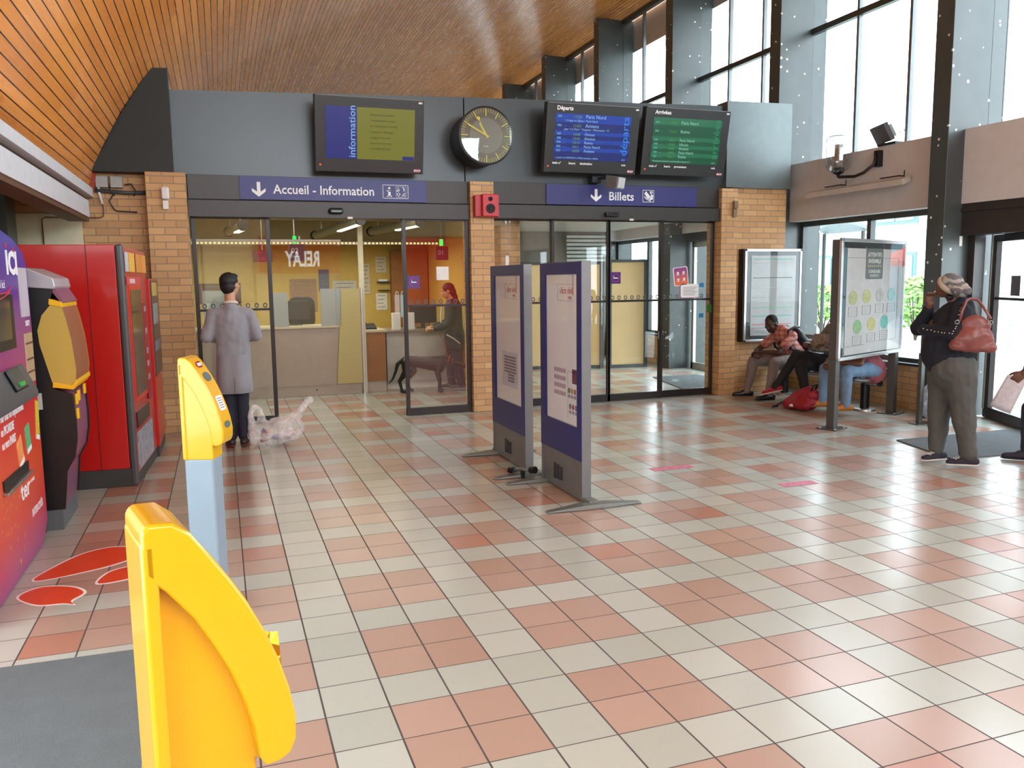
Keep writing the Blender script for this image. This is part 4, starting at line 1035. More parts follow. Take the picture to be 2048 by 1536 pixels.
for i, f, w1, h1, c, nm in ((4, .45, .07, .036, (150, 40, 44), 'red_logo'), (5, .95, .075, .05, (96, 110, 112), 'display_window'), (8, .55, .07, .075, (226, 226, 220), 'white_label'), (10, .5, .07, .034, (90, 110, 104), 'oval_badge')):
    F = on_front(i, f)
    if nm == 'white_label':
        o = G(F).prism(rr(0, 0, w1, h1, .006), 2, 0, .0025).build(nm, LETW, t, w=False)
        g = G(F)
        for k in range(5): g.box(-.028, .022 - .012 * k, .0025, .026, .026 - .012 * k, .003)
        g.build('printed_lines', mat('dark_print', (90, 60, 50), .6), o, w=False)
    else:
        el = [(w1 / 2 * cos(q), h1 / 2 * sin(q)) for q in [2 * pi * k / 24 for k in range(24)]]
        G(F).prism(el, 2, 0, .003).build(nm, mat('val_' + nm, c, .2), t, w=False)
txt([('SNCF', on_front(4, .45) @ M.Translation((-.026, -.008, .004)), .016, 'LEFT', 1.0, .001)], 'logo_lettering', LETW, t, world=False)
t, P, hw = validator((-.445, -2.955, 0), D(14), 'near yellow ticket validator with a sunk side panel at the bottom left of the view', .15, .868, 1.0, .03)
t2 = thing('gold_wrapper', (-.262, -2.93, 1.05), 'scrap of crumpled gold foil stuck to the edge of the near yellow validator', 'foil wrapper')
rr_ = random.Random(4)
pts = [(-.285 + .015 * i + .006 * rr_.random(), -2.95 + .02 * rr_.random(), 1.02 + .012 * rr_.random() + .022 * j) for i in range(4) for j in range(4)]
fs = []
for i in range(3):
    for j in range(3): a = i * 4 + j; fs += [(a, a + 4, a + 5), (a, a + 5, a + 1)]
o = G().add(pts, fs).build('foil', mat('gold_foil', (206, 150, 40), .2, .9), t2); o.modifiers.new('s', 'SOLIDIFY').thickness = .002
# ---- floor stickers
ORG = mat('orange_floor_vinyl', (216, 76, 42), .35)
def petal(pts, lab, grp='orange floor stickers'):
    t = thing('floor_sticker', (pts[0][0], pts[0][1], 0), lab, 'sticker', grp)
    c = V((sum(p[0] for p in pts) / len(pts), sum(p[1] for p in pts) / len(pts)))
    # smooth closed curve
    def cr(P, n=8):
        out = []
        m_ = len(P)
        for i in range(m_):
            p0, p1, p2, p3 = [V(P[(i + k) % m_]) for k in (-1, 0, 1, 2)]
            for k in range(n):
                s_ = k / n; out.append(.5 * ((2 * p1) + (-p0 + p2) * s_ + (2 * p0 - 5 * p1 + 4 * p2 - p3) * s_ ** 2 + (-p0 + 3 * p1 - 3 * p2 + p3) * s_ ** 3))
        return out
    q = cr(pts)
    G().prism([tuple(v) for v in q], 2, 0.0008, .0016).build('white_edge', LETW, t)
    G().prism([tuple(c + (v - c) * (1 - .016 / max(.05, (v - c).length))) for v in q], 2, 0.001, .0022).build('fill', ORG, t)
petal([(-1.39, .84), (-1.31, 1.10), (-1.18, 1.30), (-1.0, 1.36), (-.82, 1.22), (-.92, 1.02), (-1.12, .90)], 'long orange leaf shaped floor sticker with white edge in front of the kiosk')
petal([(-1.42, .60), (-1.33, .73), (-1.16, .68), (-1.07, .55), (-1.12, .43), (-1.10, .37), (-1.16, .40), (-1.3, .43)], 'round orange fruit shaped floor sticker below the leaf shaped one')
petal([(-1.04, .66), (-1.0, .86), (-.86, .92), (-.78, .78), (-.86, .68)], 'small orange floor sticker partly behind the near yellow validator')
for x, y, w_, lab in ((3.38, 1.93, .20, 'pink rectangular sticker on the floor tiles, nearer the display boards'), (4.03, 1.06, .16, 'small pink sticker on the floor tiles, nearer the woman')):
    o = G().box(x - w_, y - .05, .0008, x + w_, y + .06, .0018).build('pink_floor_sticker', mat('pink_floor_vinyl', (206, 110, 140), .4, var=.3, vs=20), None)
    tag(o, lab, 'sticker')

# ================================================================ display boards
NAVY = mat('navy_board_frame', (30, 34, 104), .35, .2)
GRM = mat('grey_board_metal', (114, 115, 116), .4, .4)
PAPER = mat('board_poster_paper', (226, 224, 226), .5, var=.03)
def info_board(x, y0, y1, label, poster):
    t = thing('display_board', (x + .04, (y0 + y1) / 2, 0), label, 'display board')
    T = .075
    G().box(x, y0, .03, x + T, y0 + .045, 1.795).box(x, y1 - .03, .03, x + T, y1, 1.795).box(x + .002, y0 + .046, 1.755, x + T - .001, y1 - .031, 1.794).box(x + .006, y0 + .03, .03, x + T - .004, y1 - .02, .32).build('frame', GRM, t, bev=.003)
    G().box(x - .004, y0 + .002, .315, x + .02, y1 - .004, .56).box(x - .004, y0 + .002, 1.70, x + .02, y1 - .004, 1.79).box(x - .004, y0 + .002, .56, x + .02, y0 + .085, 1.70).box(x - .004, y1 - .11, .56, x + .02, y1 - .004, 1.70).build('blue_surround', NAVY, t)
    G().box(x + .012, y0 + .06, .55, x + .02, y1 - .1, 1.73).build('poster', PAPER, t)
    G().box(x + .02, y0 + .03, .32, x + T - .003, y1 - .02, 1.75).build('back_panel', GRM, t)
    G().box(x + .001, y0 + .06, .55, x + .004, y1 - .1, 1.73).build('pane', glass('board_glass_%d' % int(y0 * 10), (1, 1, 1), .8, .05, 1.5), t)
    ym = y0 + .42
    for k in range(3):
        for q in range(12 - k):
            z = .20 - .011 * q - .006 * k
            G_ = G().box(x - .001, ym + .09 - .065 * k, z, x + .007, ym + .135 - .065 * k, z + .004)
            vents.append(G_)
    g = G()
    for q_ in vents: g.add(q_.v, q_.f)
    vents.clear()
    g.build('ventilation_slots', mat('dark_slot', (40, 40, 42), .6), t)
    # base bar with two splayed feet
    g = G(); g.box(x + .005, y0 - .12, .012, x + .085, y1 + .05, .045); g.build('base_bar', STEEL if False else mat('galvanised_base', (120, 122, 118), .4, .6), t, bev=.006)
    for yy in (y0 - .13, y1 - .06):
        g = G(); cx_ = x + .04
        g.ring([[(cx_ + sx * .38, yy - .03, .002), (cx_ + sx * .38, yy + .03, .002), (cx_ + sx * .37, yy + .03, .012), (cx_ + sx * .37, yy - .03, .012)] if i in (0, 3) else
                [(cx_ + sx * .10, yy - .055, .002), (cx_ + sx * .10, yy + .055, .002), (cx_ + sx * .10, yy + .05, .035), (cx_ + sx * .10, yy - .05, .035)] for i, sx in enumerate((-1, -1, 1, 1))])
        g.build('foot', mat('galvanised_base', (120, 122, 118), .4, .6), t, bev=.005)
    poster(t, x + .011, y0, y1)
    return t
vents = []
PRN = mat('poster_grey_print', (150, 146, 160), .6); PRR = mat('poster_red_print', (176, 70, 100), .6); PRD = mat('poster_dark_print', (106, 50, 70), .6)
def Lx(x, y, z): return face((x, y, z), (0, -1, 0), (0, 0, 1))
def head_block(t, x, yc):
    txt([('Info trafic', Lx(x, yc - .17, 1.555), .052, 'LEFT', -.9)], 'heading_lettering', PRR, t)
    g = G().box(x - .001, yc - .185, 1.545, x, yc - .175, 1.70); g.build('red_bar', PRR, t)
    g = G().box(x - .001, yc - .18, 1.625, x, yc + .12, 1.628).box(x - .001, yc - .18, 1.50, x, yc + .12, 1.503).box(x - .001, yc + .117, 1.5, x, yc + .12, 1.628)
    g.build('rule_lines', PRN, t)
    txt([('SNCF', Lx(x, yc - .15, 1.515), .022, 'LEFT', -1)], 'small_lettering', PRR, t)
def poster1(t, x, y0, y1):
    yc = (y0 + y1) / 2 - .05; head_block(t, x, yc)
    g = G()
    for k in range(4):
        for j in range(9):
            g.box(x - .001, y0 + .33 + .026 * j, .945 - .06 * k, x, y0 + .345 + .026 * j, .978 - .06 * k)
    g.build('column_of_print', mat('mauve_print', (170, 120, 150), .6), t)
    G().box(x - .001, y0 + .10, .88, x, y0 + .20, .99).build('dark_square', PRD, t)
    cols = [(90, 130, 90), (190, 150, 60), (170, 90, 140), (110, 100, 150), (80, 110, 110), (180, 70, 70), (90, 120, 180)]
    for k, c in enumerate(cols):
        yy = y0 + .26 - .055 * (k % 4) - (.02 if k > 3 else 0); zz = .82 if k < 4 else .70
        o = G().lathe([(.022, -.001), (.022, .0)], (x, yy, zz), 14, 0).build('round_picture', mat('pict_%d' % k, c, .6), t)
        G().box(x - .001, yy - .02, zz - .055, x, yy + .02, zz - .03).build('caption_box', PRN, o)
    g = G().box(x - .001, y0 + .285, .60, x, y0 + .288, .97).box(x - .001, y0 + .06, .965, x, y0 + .288, .968); g.build('frame_line', PRN, t)
def poster2(t, x, y0, y1):
    yc = (y0 + y1) / 2 - .05; head_block(t, x, yc)
    G().box(x - .001, y0 + .2, .70, x, y0 + .62, 1.02).build('printed_sheet', mat('pale_sheet', (196, 198, 210), .6), t)
    g = G()
    for k in range(9): g.box(x - .002, y0 + .25 + (.04 if k > 5 else 0), .965 - .027 * k, x - .001, y0 + .56 - (.1 if k > 5 else 0), .982 - .027 * k)
    g.build('printed_lines', mat('grey_print', (120, 110, 112), .6), t)
info_board(2.17, 1.17, 1.99, 'nearer of the two navy framed display boards on splayed feet', poster1)
info_board(2.13, 2.27, 3.17, 'farther of the two navy framed display boards on splayed feet', poster2)
t = thing('linking_rod', (2.0, 2.1, .06), 'short dark bar coupling the feet of the two display boards', 'coupling')
G().tube([(1.97, 2.22, .05), (2.03, 2.10, .075), (2.10, 1.96, .09)], .018, 10).build('rod', GRM, t, smooth=True)
for p in ((1.98, 2.20, .052), (2.09, 1.985, .088)): G().cyl((p[0] - .012, p[1] + .025, p[2] - .004), (p[0] + .012, p[1] - .025, p[2] + .004), .03, 12).build('clamp', BLACK, t)
G().box(2.02, 2.07, .0, 2.05, 2.10, .07).build('stem', BLACK, t)
# ================================================================ poster stand on two posts
t = thing('poster_stand', (5.92, 2.85, 0), 'large silver framed poster on two dark posts in front of the bench', 'poster stand', rz=D(22.4))
PD = mat('dark_grey_post', (82, 80, 78), .4, .3)
G().box(.02, .0, .755, 1.58, .105, 2.045).build('case', PD, t, w=False, bev=.008)
G().box(.01, -.015, .745, 1.59, .02, .785).box(.01, -.015, 2.02, 1.59, .02, 2.06).box(.01, -.015, .745, .055, .02, 2.06).box(1.565, -.015, .745, 1.59, .02, 2.06).build('frame', SIL, t, w=False, bev=.006)
G().box(.055, -.008, .785, 1.565, .002, 2.02).build('black_border', BLACK, t, w=False)
G().box(.14, -.011, .80, 1.50, -.007, 1.955).build('poster', mat('grey_white_poster', (186, 184, 182), .5), t, w=False)
DP = mat('grey_green_plate', (98, 104, 102), .5)
def pl(x, z): return face((x, -.0135, z), (1, 0, 0), (0, 0, 1))
G().prism(rr(.78, 1.79, .42, .34, .03), 1, -.0135, -.011).build('title_plate', DP, t, w=False)
txt([('ATTENTIFS', pl(.78, 1.87), .045, 'CENTER', 1.1, .001), ('ENSEMBLE', pl(.78, 1.80), .045, 'CENTER', 1.1, .001), ('CONSIGNES', pl(.78, 1.69), .035, 'CENTER', 1.1, .001), ('VIGIPIRATE', pl(.78, 1.645), .03, 'CENTER', 1.1)], 'title_lettering', mat('pale_print', (206, 206, 200), .6), t, world=False)
g = G()
for k in range(7): g.lathe([(.011, -.0145), (.011, -.0135)], (.63 + .05 * k, 0, 1.765), 10, 1)
g.build('title_dots', mat('pale_yellow_print', (196, 190, 140), .6), t, w=False)
for k, (u, z, c) in enumerate(((.30, 1.42, (164, 170, 120)), (.62, 1.43, (176, 176, 120)), (.94, 1.44, (170, 168, 164)), (1.24, 1.44, (140, 176, 168)), (.42, 1.10, (128, 168, 120)), (.76, 1.115, (176, 172, 110)), (1.08, 1.13, (104, 170, 160)))):
    o = G().lathe([(.1, -.0135), (.1, -.011)], (u, 0, z), 20, 1).build('round_picture', mat('stand_pic_%d' % k, c, .5, var=.2, vs=30), t, w=False)
    for v in o.data.vertices: v.co.z = z + (v.co.z - z) * .78
    g = G()
    rect_outline(g, u - .1, z - .20, u + .1, z - .10, -.011, .004)
    for q in range(3): g.box(u - .06, -.0135, z - .13 - .022 * q, u + .06, -.0115, z - .127 - .022 * q)
    g.build('caption_box', mat('grey_caption', (130, 128, 126), .6), o, w=False)
g = G(); g.box(.14, -.0135, 1.85, .57, -.011, 1.855).box(.99, -.0135, 1.85, 1.40, -.011, 1.855).box(1.395, -.0135, .92, 1.40, -.011, 1.855).box(.9, -.0135, .915, 1.40, -.011, .92).box(.14, -.0135, .89, .6, -.011, .895)
g.build('poster_lines', mat('grey_caption', (130, 128, 126), .6), t, w=False)
G().box(.055, -.0165, .785, 1.565, -.0155, 2.02).build('pane', glass('stand_glass', (1, 1, 1), .8, 0, 1.5), t, w=False)
for u in (.01, 1.475):
    p = G().box(u, .01, .01, u + .095, .10, .76).build('post', PD, t, w=False, bev=.006)
    G().box(u - .08, -.06, .0, u + .175, .17, .012).build('base_plate', PD, p, w=False)
    g = G()
    for a in (-.05, .145):
        for b in (-.03, .14): G().cyl((u + a, b, .012), (u + a, b, .022), .012, 8).build('bolt', STEEL, p, w=False)
# thin post beside it
t = thing('thin_floor_post', (7.03, 2.78, 0), 'thin dark floor post just left of the woman', 'post')
G().box(7.005, 2.755, 0, 7.055, 2.805, .80).build('upright', PD, t, bev=.004)
G().box(6.95, 2.71, 0, 7.11, 2.85, .01).build('base_plate', PD, t)
# ================================================================ bench
t = thing('waiting_bench', (7.2, 4.5, 0), 'grey metal bench with slatted back below the window', 'bench')
PERF = mat('perforated_grey_steel', (138, 136, 136), .4, .5)
g = G()
y0, y1 = 3.60, 5.62
for k in range(5): g.box(6.86 + .088 * k, y0, .425, 6.93 + .088 * k, y1, .44)
g.build('seat_slats', PERF, t, bev=.003)
g = G()
bp = [(7.34, .50), (7.37, .58), (7.405, .66), (7.43, .74), (7.46, .82)]
for x, z in bp: g.bar((x, y0, z), (x, y1, z), .06, .014, up=(.3, 0, -1)) if False else g.prism([(x - .008, z - .028), (x + .008, z - .028), (x + .022, z + .03), (x + .006, z + .03)], 1, y0, y1)
g.build('back_slats', PERF, t, bev=.002)
for y in (3.60, 4.05, 4.58, 5.10, 5.60):
    G().tube([(6.84, y, .42), (6.95, y, .405), (7.15, y, .395), (7.28, y, .42), (7.36, y, .52), (7.42, y, .66), (7.50, y, .86)], [.018, .02, .028, .03, .024, .02, .014], 8).build('side_support', PERF, t, smooth=True)
G().cyl((7.2, y0 - .03, .36), (7.2, y1, .36), .045, 20).build('cross_tube', STEEL, t, smooth=True, auto=40)
G().cyl((7.2, y0 - .045, .36), (7.2, y0 - .028, .36), .037, 20).build('tube_end_cap', BLACK, t)
for y in (3.80, 5.35):
    p = G().cyl((7.2, y, .02), (7.2, y, .33), .055, 24).build('pedestal', BLACK, t, smooth=True, auto=40)
    G().lathe([(.06, .03), (.13, .02), (.135, .0), (.01, .0)], (7.2, y, 0), 28).build('floor_flange', STEEL, p, smooth=True, auto=30)
# ================================================================ people
SK_DARK = mat('dark_brown_skin', (70, 46, 38), .5, var=.05)
SK_BROWN = mat('brown_skin', (104, 68, 52), .5, var=.05)
SK_LIGHT = mat('light_skin', (196, 148, 120), .5, var=.05)
HAIR = mat('black_hair', (20, 17, 17), .6, bump=.5, bs=90)
EYE = mat('eye_dark', (14, 12, 12), .15); EYW = mat('eye_white', (120, 110, 104), .5)
LIP = mat('lips', (110, 60, 54), .4)

class Blob(G):
    def cap(s, a, b, ra, rb=None, n=12, flat=None):
        """tapered limb with round ends; flat=(axis vector, factor) squashes the section"""
        rb = ra if rb is None else rb; a, b = V(a), V(b); d = (b - a)
        if d.length < 1e-5: return s.ball(a, ra)
        d.normalize(); u = d.orthogonal().normalized(); w = d.cross(u)
        if flat:
            fa = V(flat[0]); fa = (fa - d * fa.dot(d)).normalized(); u = fa; w = d.cross(u)
        fk = flat[1] if flat else 1
        rings = []
        st_ = [(a, ra, t) for t in (-80, -50, -22)] + [(a, ra, 0), (b, rb, 0)] + [(b, rb, t) for t in (22, 50, 80)]
        for c, r, t in st_:
            t = D(t); c2 = c + d * r * sin(t); rr__ = r * cos(t)
            rings.append([c2 + (u * cos(2 * pi * k / n) * fk + w * sin(2 * pi * k / n)) * rr__ for k in range(n)])
        s.ring(rings); return s
    def limb(s, pts, rs, flat=None):
        for i in range(len(pts) - 1): s.cap(pts[i], pts[i + 1], rs[i], rs[i + 1], flat=flat)
        return s
    def ell(s, c, r, rot=None):
        sv = s.x; m_ = M.Translation(V(c)) @ (rot or M.Identity(4)) @ M.Diagonal((*r, 1)); s.x = sv @ m_
        s.ball((0, 0, 0), 1, 10); s.x = sv; return s
    def flesh(s, name, mat_, parent, vox=.01, it=4, w=True, wrinkle=0, wr_s=14):
        o = s.build(name, mat_, parent, w=w)
        m_ = o.modifiers.new('r', 'REMESH'); m_.mode = 'VOXEL'; m_.voxel_size = vox; m_.use_smooth_shade = True
        if it: q = o.modifiers.new('s', 'SMOOTH'); q.iterations = it; q.factor = .5
        realize(o)
        if wrinkle:
            import numpy as np
            me_ = o.data; n = len(me_.vertices)
            co = np.empty(n * 3); me_.vertices.foreach_get('co', co); no = np.empty(n * 3); me_.vertices.foreach_get('normal', no)
            co = co.reshape(-1, 3); no = no.reshape(-1, 3)
            am = np.array([noise.noise((c[0] * wr_s, c[1] * wr_s, c[2] * .55 * wr_s)) + .5 * noise.noise((c[0] * wr_s * 2.3, c[1] * wr_s * 2.3, c[2] * .8 * wr_s * 2.3)) for c in co])
            co += no * am[:, None] * wrinkle
            me_.vertices.foreach_set('co', co.ravel()); me_.update()
        o.data.polygons.foreach_set('use_smooth', [True] * len(o.data.polygons))
        return o

def hand(g, wrist, d, n, side=1, curl=.5, k=1.0):
    """palm with four unequal bent fingers and a thumb; d: pointing direction, n: palm normal, side: +1 thumb to n x d"""
    wrist, d, n = V(wrist), V(d).normalized(), V(n); n = (n - d * n.dot(d)).normalized(); t = n.cross(d).normalized() * side
    c = wrist + d * .045 * k
    g.cap(wrist, c, .022 * k, .030 * k, flat=(n, .6)); g.cap(c - t * .012 * k, c + d * .025 * k - t * .014 * k, .03 * k, .026 * k, flat=(n, .5)); g.cap(c + t * .010 * k, c + d * .026 * k + t * .012 * k, .028 * k, .024 * k, flat=(n, .5))
    for i, (off, L_) in enumerate(((.030, .068), (.010, .076), (-.011, .070), (-.031, .056))):
        p = wrist + (d * .085 + t * off) * k; a = .25 * curl; pts = [p - d * .02 * k, p]
        for j, fr_ in enumerate((.45, .32, .26)):
            a += curl * (.75 if j else .5); p = p + (d * cos(a) + n * sin(a)) * L_ * fr_ * k; pts.append(p)
        g.limb(pts, [.0095 * k, .0092 * k, .0086 * k, .0078 * k, .0068 * k])
    p0 = wrist + (d * .025 + t * .026) * k; p1 = p0 + (d * .028 + t * .022 + n * .008) * k; p2 = p1 + (d * .030 + t * .008 + n * .012 * (1 + curl)) * k; p3 = p2 + (d * .022 + n * .01) * k
    g.limb([p0, p1, p2, p3], [.015 * k, .012 * k, .0105 * k, .009 * k])

def head(g, c, rot, k=1.0):
    """head seen as skull, jaw, nose, brow, lips and ears; rot maps x right, y forward, z up"""
    sv = g.x; g.x = sv @ M.Translation(V(c)) @ rot @ M.Scale(k, 4)
    g.ell((0, -.012, .03), (.076, .096, .092)); g.ell((0, .02, -.03), (.062, .070, .078)); g.ell((0, .045, -.078), (.034, .034, .030))
    g.ell((0, .062, .03), (.052, .028, .022)); g.cap((0, .082, .022), (0, .104, -.018), .009, .014); g.cap((-.012, .094, -.024), (.012, .094, -.024), .009)
    g.cap((-.018, .083, -.05), (.018, .083, -.05), .009); g.cap((-.016, .082, -.060), (.016, .082, -.060), .009)
    for sx in (-1, 1):
        g.ell((sx * .036, .062, -.012), (.026, .022, .022)); g.ell((sx * .076, -.008, -.002), (.011, .020, .032))
    g.x = sv

def face_bits(t, c, rot, k=1.0, par=None, xf=None):
    X_ = (xf or M.Identity(4)) @ M.Translation(V(c)) @ rot @ M.Scale(k, 4)
    for sx in (-1, 1):
        o = Blob(X_).ell((sx * .030, .074, .010), (.012, .009, .008)).build('eye', EYW, par or t, smooth=True)
        Blob(X_).ell((sx * .030, .0805, .010), (.005, .004, .005)).build('pupil', EYE, o, smooth=True)
        Blob(X_).cap((sx * .018, .084, .030), (sx * .044, .072, .031), .004, .003).build('eyebrow', HAIR, par or t, smooth=True)

def rotm(yaw=0, pitch=0, roll=0):
    """yaw turns left, pitch looks up"""
    return M.Rotation(D(yaw), 4, 'Z') @ M.Rotation(D(pitch), 4, 'X') @ M.Rotation(D(roll), 4, 'Y')

def shoe(t, ankle, toe_dir, m_up, m_sole, name='shoe', k=1.0, high=False, laces=None):
    a = V(ankle); d = V(toe_dir); d.z = d.z; d.normalize(); up = V((0, 0, 1)) if abs(d.z) < .3 else V((0, 0, 1)) - d * d.z
    up.normalize(); base = a - up * .075 * k
    heel = base - d * .055 * k; toe = base + d * .19 * k
    g = Blob(); side_ = d.cross(up)
    g.cap(heel + up * .045 * k, base + d * .05 * k + up * .05 * k, .040 * k, .042 * k); g.cap(base + d * .05 * k + up * .042 * k, toe - d * .03 * k + up * .032 * k, .044 * k, .038 * k, flat=(up, .75))
    g.cap(a + up * (.05 if high else .0) * k, heel + d * .04 * k + up * .05 * k, .042 * k, .044 * k)
    o = g.flesh(name, m_up, t, .008, 3)
    s_ = Blob(); s_.cap(heel + up * .012 * k, base + d * .06 * k + up * .012 * k, .040 * k, .046 * k, flat=(up, .26)); s_.cap(base + d * .06 * k + up * .012 * k, toe - d * .025 * k + up * .012 * k, .047 * k, .043 * k, flat=(up, .26))
    s_.flesh('sole', m_sole, o, .006, 2)
    if laces:
        g2 = G()
        for q in range(4):
            p = base + d * (.045 + .022 * q) * k + up * (.092 - .009 * q) * k
            g2.bar(p - side_ * .022 * k, p + side_ * .022 * k + d * .012, .006, .006)
        g2.build('laces', laces, o)
    return o

# ---------------- A: cleaner in a grey coat, back to the view
t = thing('person', (-.2, 4.5, 0), 'person seen from behind in a long grey work coat at the left doors', 'person')
X = M.Translation((-.2, 4.5, 0))
def P_(x, y, z): return X @ V((x, y, z))
hr = rotm(-38, 2)
g = Blob(); head(g, P_(0.01, .02, 1.645), hr); g.cap(P_(0, -.01, 1.44), P_(0, 0, 1.56), .055, .052); g.cap(P_(-.12, 0, 1.36), P_(.12, 0, 1.36), .045)
g.limb([P_(.17, .0, 1.33), P_(.245, .0, 1.13), P_(.12, .22, 1.10)], [.045, .038, .03]); hand(g, P_(.12, .22, 1.10), (-.8, .6, .1), (0, 0, -1), -1, .7)
g.limb([P_(-.17, .0, 1.33), P_(-.245, .0, 1.12), P_(-.12, .22, 1.08)], [.045, .038, .03]); hand(g, P_(-.12, .22, 1.08), (.8, .6, .1), (0, 0, -1), 1, .7)
g.cap(P_(0, 0, 1.0), P_(0, 0, 1.36), .07, .085)
body = g.flesh('body', SK_LIGHT, t, .0075, 2)
face_bits(t, P_(0.01, .02, 1.645), hr)
g = Blob(M.Translation(P_(.01, .02, 1.645)) @ hr)
g.ell((0, -.026, .042), (.086, .100, .090)); g.ell((0, -.05, -.01), (.078, .068, .080)); g.ell((0, .03, .085), (.062, .06, .036))
g.flesh('hair', HAIR, t, .009, 2, wrinkle=.004, wr_s=60)
COAT = mat('grey_work_coat', (142, 144, 152), .75, var=.05, sheen=.3)
g = Blob()
fl = ((0, 1, 0), .58)
g.cap(P_(-.13, 0, 1.365), P_(.13, 0, 1.365), .068, .068); g.cap(P_(0, -.01, 1.40), P_(0, 0, 1.30), .085, .12)
g.cap(P_(0, 0, 1.27), P_(0, 0, 1.05), .182, .165, 18, fl); g.cap(P_(0, 0, 1.05), P_(-.0, 0, .74), .165, .170, 18, fl)
for sx in (-1, 1):
    g.limb([P_(sx * .175, 0, 1.355), P_(sx * .245, -.02, 1.13), P_(sx * .15, .19, 1.10)], [.064, .058, .046])
co = g.flesh('coat', COAT, t, .011, 5, wrinkle=.012, wr_s=8)
rings = []
for z, rx, ry in ((.95, .160, .110), (.80, .168, .120), (.68, .172, .128), (.56, .176, .134), (.555, .170, .128), (.7, .166, .120), (.85, .160, .112)):
    rings.append([P_(rx * cos(a) * (1 + .03 * sin(a * 7)) - .0, ry * sin(a) * (1 + .06 * sin(a * 5 + 1)), z) for a in [2 * pi * k / 48 for k in range(48)]])
G().ring(rings, caps=False).build('coat_skirt', COAT, co, smooth=True)
G().tube([P_(.062 * cos(a), .058 * sin(a) - .002, 1.468 - .012 * sin(a)) for a in [2 * pi * k / 20 for k in range(20)]], .014, 8, True).build('shirt_collar', mat('cream_collar', (216, 206, 190), .7), co, smooth=True)
G().box(*P_(-.003, -.137, .57), *P_(.003, -.128, .72)).build('back_vent', mat('coat_shadow_seam', (120, 116, 126), .8), co)
TRN = mat('dark_navy_trousers', (34, 36, 52), .8)
g = Blob(); g.cap(P_(-.05, 0, .86), P_(.05, 0, .86), .092)
for sx in (-1, 1): g.limb([P_(sx * .066, 0, .83), P_(sx * .066, .01, .5), P_(sx * .062, 0, .10)], [.076, .068, .056])
g.flesh('trousers', TRN, t, .010, 3, wrinkle=.006)
for sx in (-1, 1): shoe(t, P_(sx * .065, -.01, .085), (sx * .15, 1, 0), mat('dark_shoe', (50, 40, 38), .5), mat('brown_sole', (120, 70, 56), .6))

# ---------------- B: woman looking up at the screens
t = thing('person', (5.69, 1.13, 0), 'person in a knit cap and dark studded jumper with a pink handbag, looking up', 'person', rz=D(42))
X = M.Translation((5.69, 1.13, 0)) @ M.Rotation(D(42), 4, 'Z')
hr = rotm(0, 28)
hc = P_(0, .09, 1.555)
g = Blob(); head(g, hc, hr, .98); g.cap(P_(0, -.02, 1.36), P_(0, .05, 1.50), .064, .06); g.cap(P_(-.15, -.02, 1.33), P_(.15, -.02, 1.33), .06)
g.limb([P_(.17, 0, 1.33), P_(.15, .30, 1.20), P_(.03, .21, 1.41)], [.05, .042, .03]); hand(g, P_(.03, .215, 1.405), (-.12, -.12, 1), (-.5, -.8, 0), 1, .9, .95)
g.limb([P_(-.17, 0, 1.33), P_(-.20, .02, 1.17), P_(-.05, .27, 1.18)], [.05, .042, .03]); hand(g, P_(-.06, .26, 1.18), (.9, -.25, .3), (0, .2, 1), -1, .9, .95)
g.cap(P_(0, 0, .95), P_(0, -.01, 1.3), .12, .12)
g.flesh('body', SK_BROWN, t, .0075, 2)
face_bits(t, hc, hr, .98)
KN = NT('striped_knit'); kx = KN.xyz(KN.obj()); kw = KN.math('SINE', KN.math('ADD', KN.math('MULTIPLY', kx[2], 90), KN.math('MULTIPLY', KN.noise(9, KN.obj()), 14)))
KN.put(KN.b.inputs['Base Color'], KN.mix(KN.math('GREATER_THAN', kw, .15), lin((98, 98, 102)), lin((156, 152, 148)))); KN.b.inputs['Roughness'].default_value = .95; KN.bump(KN.noise(140, KN.obj()), .6, .004)
g = Blob(M.Translation(hc) @ hr); g.ell((0, -.035, .055), (.094, .104, .082)); g.ell((0, -.125, .05), (.080, .09, .064)); g.ell((0, -.19, .07), (.042, .05, .04))
cap_ = g.flesh('knit_cap', KN.m, t, .009, 3, wrinkle=.007, wr_s=22)
Xh = M.Translation(hc) @ hr
g = G(Xh); pts = [(.087 * cos(a), .083 * sin(a) - .022, .050 - .022 * (1 - sin(a))) for a in [2 * pi * k / 28 for k in range(28)]]
g.tube(pts, .026, 8, True); g.build('cap_band', mat('pale_knit_band', (164, 154, 140), .95, bump=.5, bs=120), cap_, smooth=True)
g = Blob(Xh); g.ell((0, -.085, -.05), (.05, .035, .03)); g.flesh('hair', HAIR, t, .008, 1)
d0 = X.to_3x3() @ V((0, 1, 0))
JMP = mat('black_jumper', (20, 22, 33), .9)
g = Blob(); 
g.cap(P_(-.14, -.02, 1.345), P_(.14, -.02, 1.345), .085); g.cap(P_(0, -.03, 1.37), P_(0, .0, 1.28), .11, .15)
g.cap(P_(0, .01, 1.24), P_(0, .035, 1.12), .205, .215, 18, (d0, .88)); g.cap(P_(0, .035, 1.12), P_(0, .045, .98), .215, .225, 18, (d0, 1.0)); g.ell(P_(0, .035, .94), (.22, .222, .09), M.Rotation(D(42), 4, 'Z'))
g.ell(P_(0, .12, 1.17), (.16, .09, .09), M.Rotation(D(42), 4, 'Z'))
g.limb([P_(.17, -.01, 1.34), P_(.17, .30, 1.19), P_(.06, .225, 1.36)], [.082, .074, .045])
g.limb([P_(-.18, -.03, 1.34), P_(-.245, .0, 1.17), P_(-.09, .25, 1.19)], [.085, .076, .048])
jm = g.flesh('jumper', JMP, t, .011, 4, wrinkle=.007, wr_s=12)
g = Blob()
import mathutils
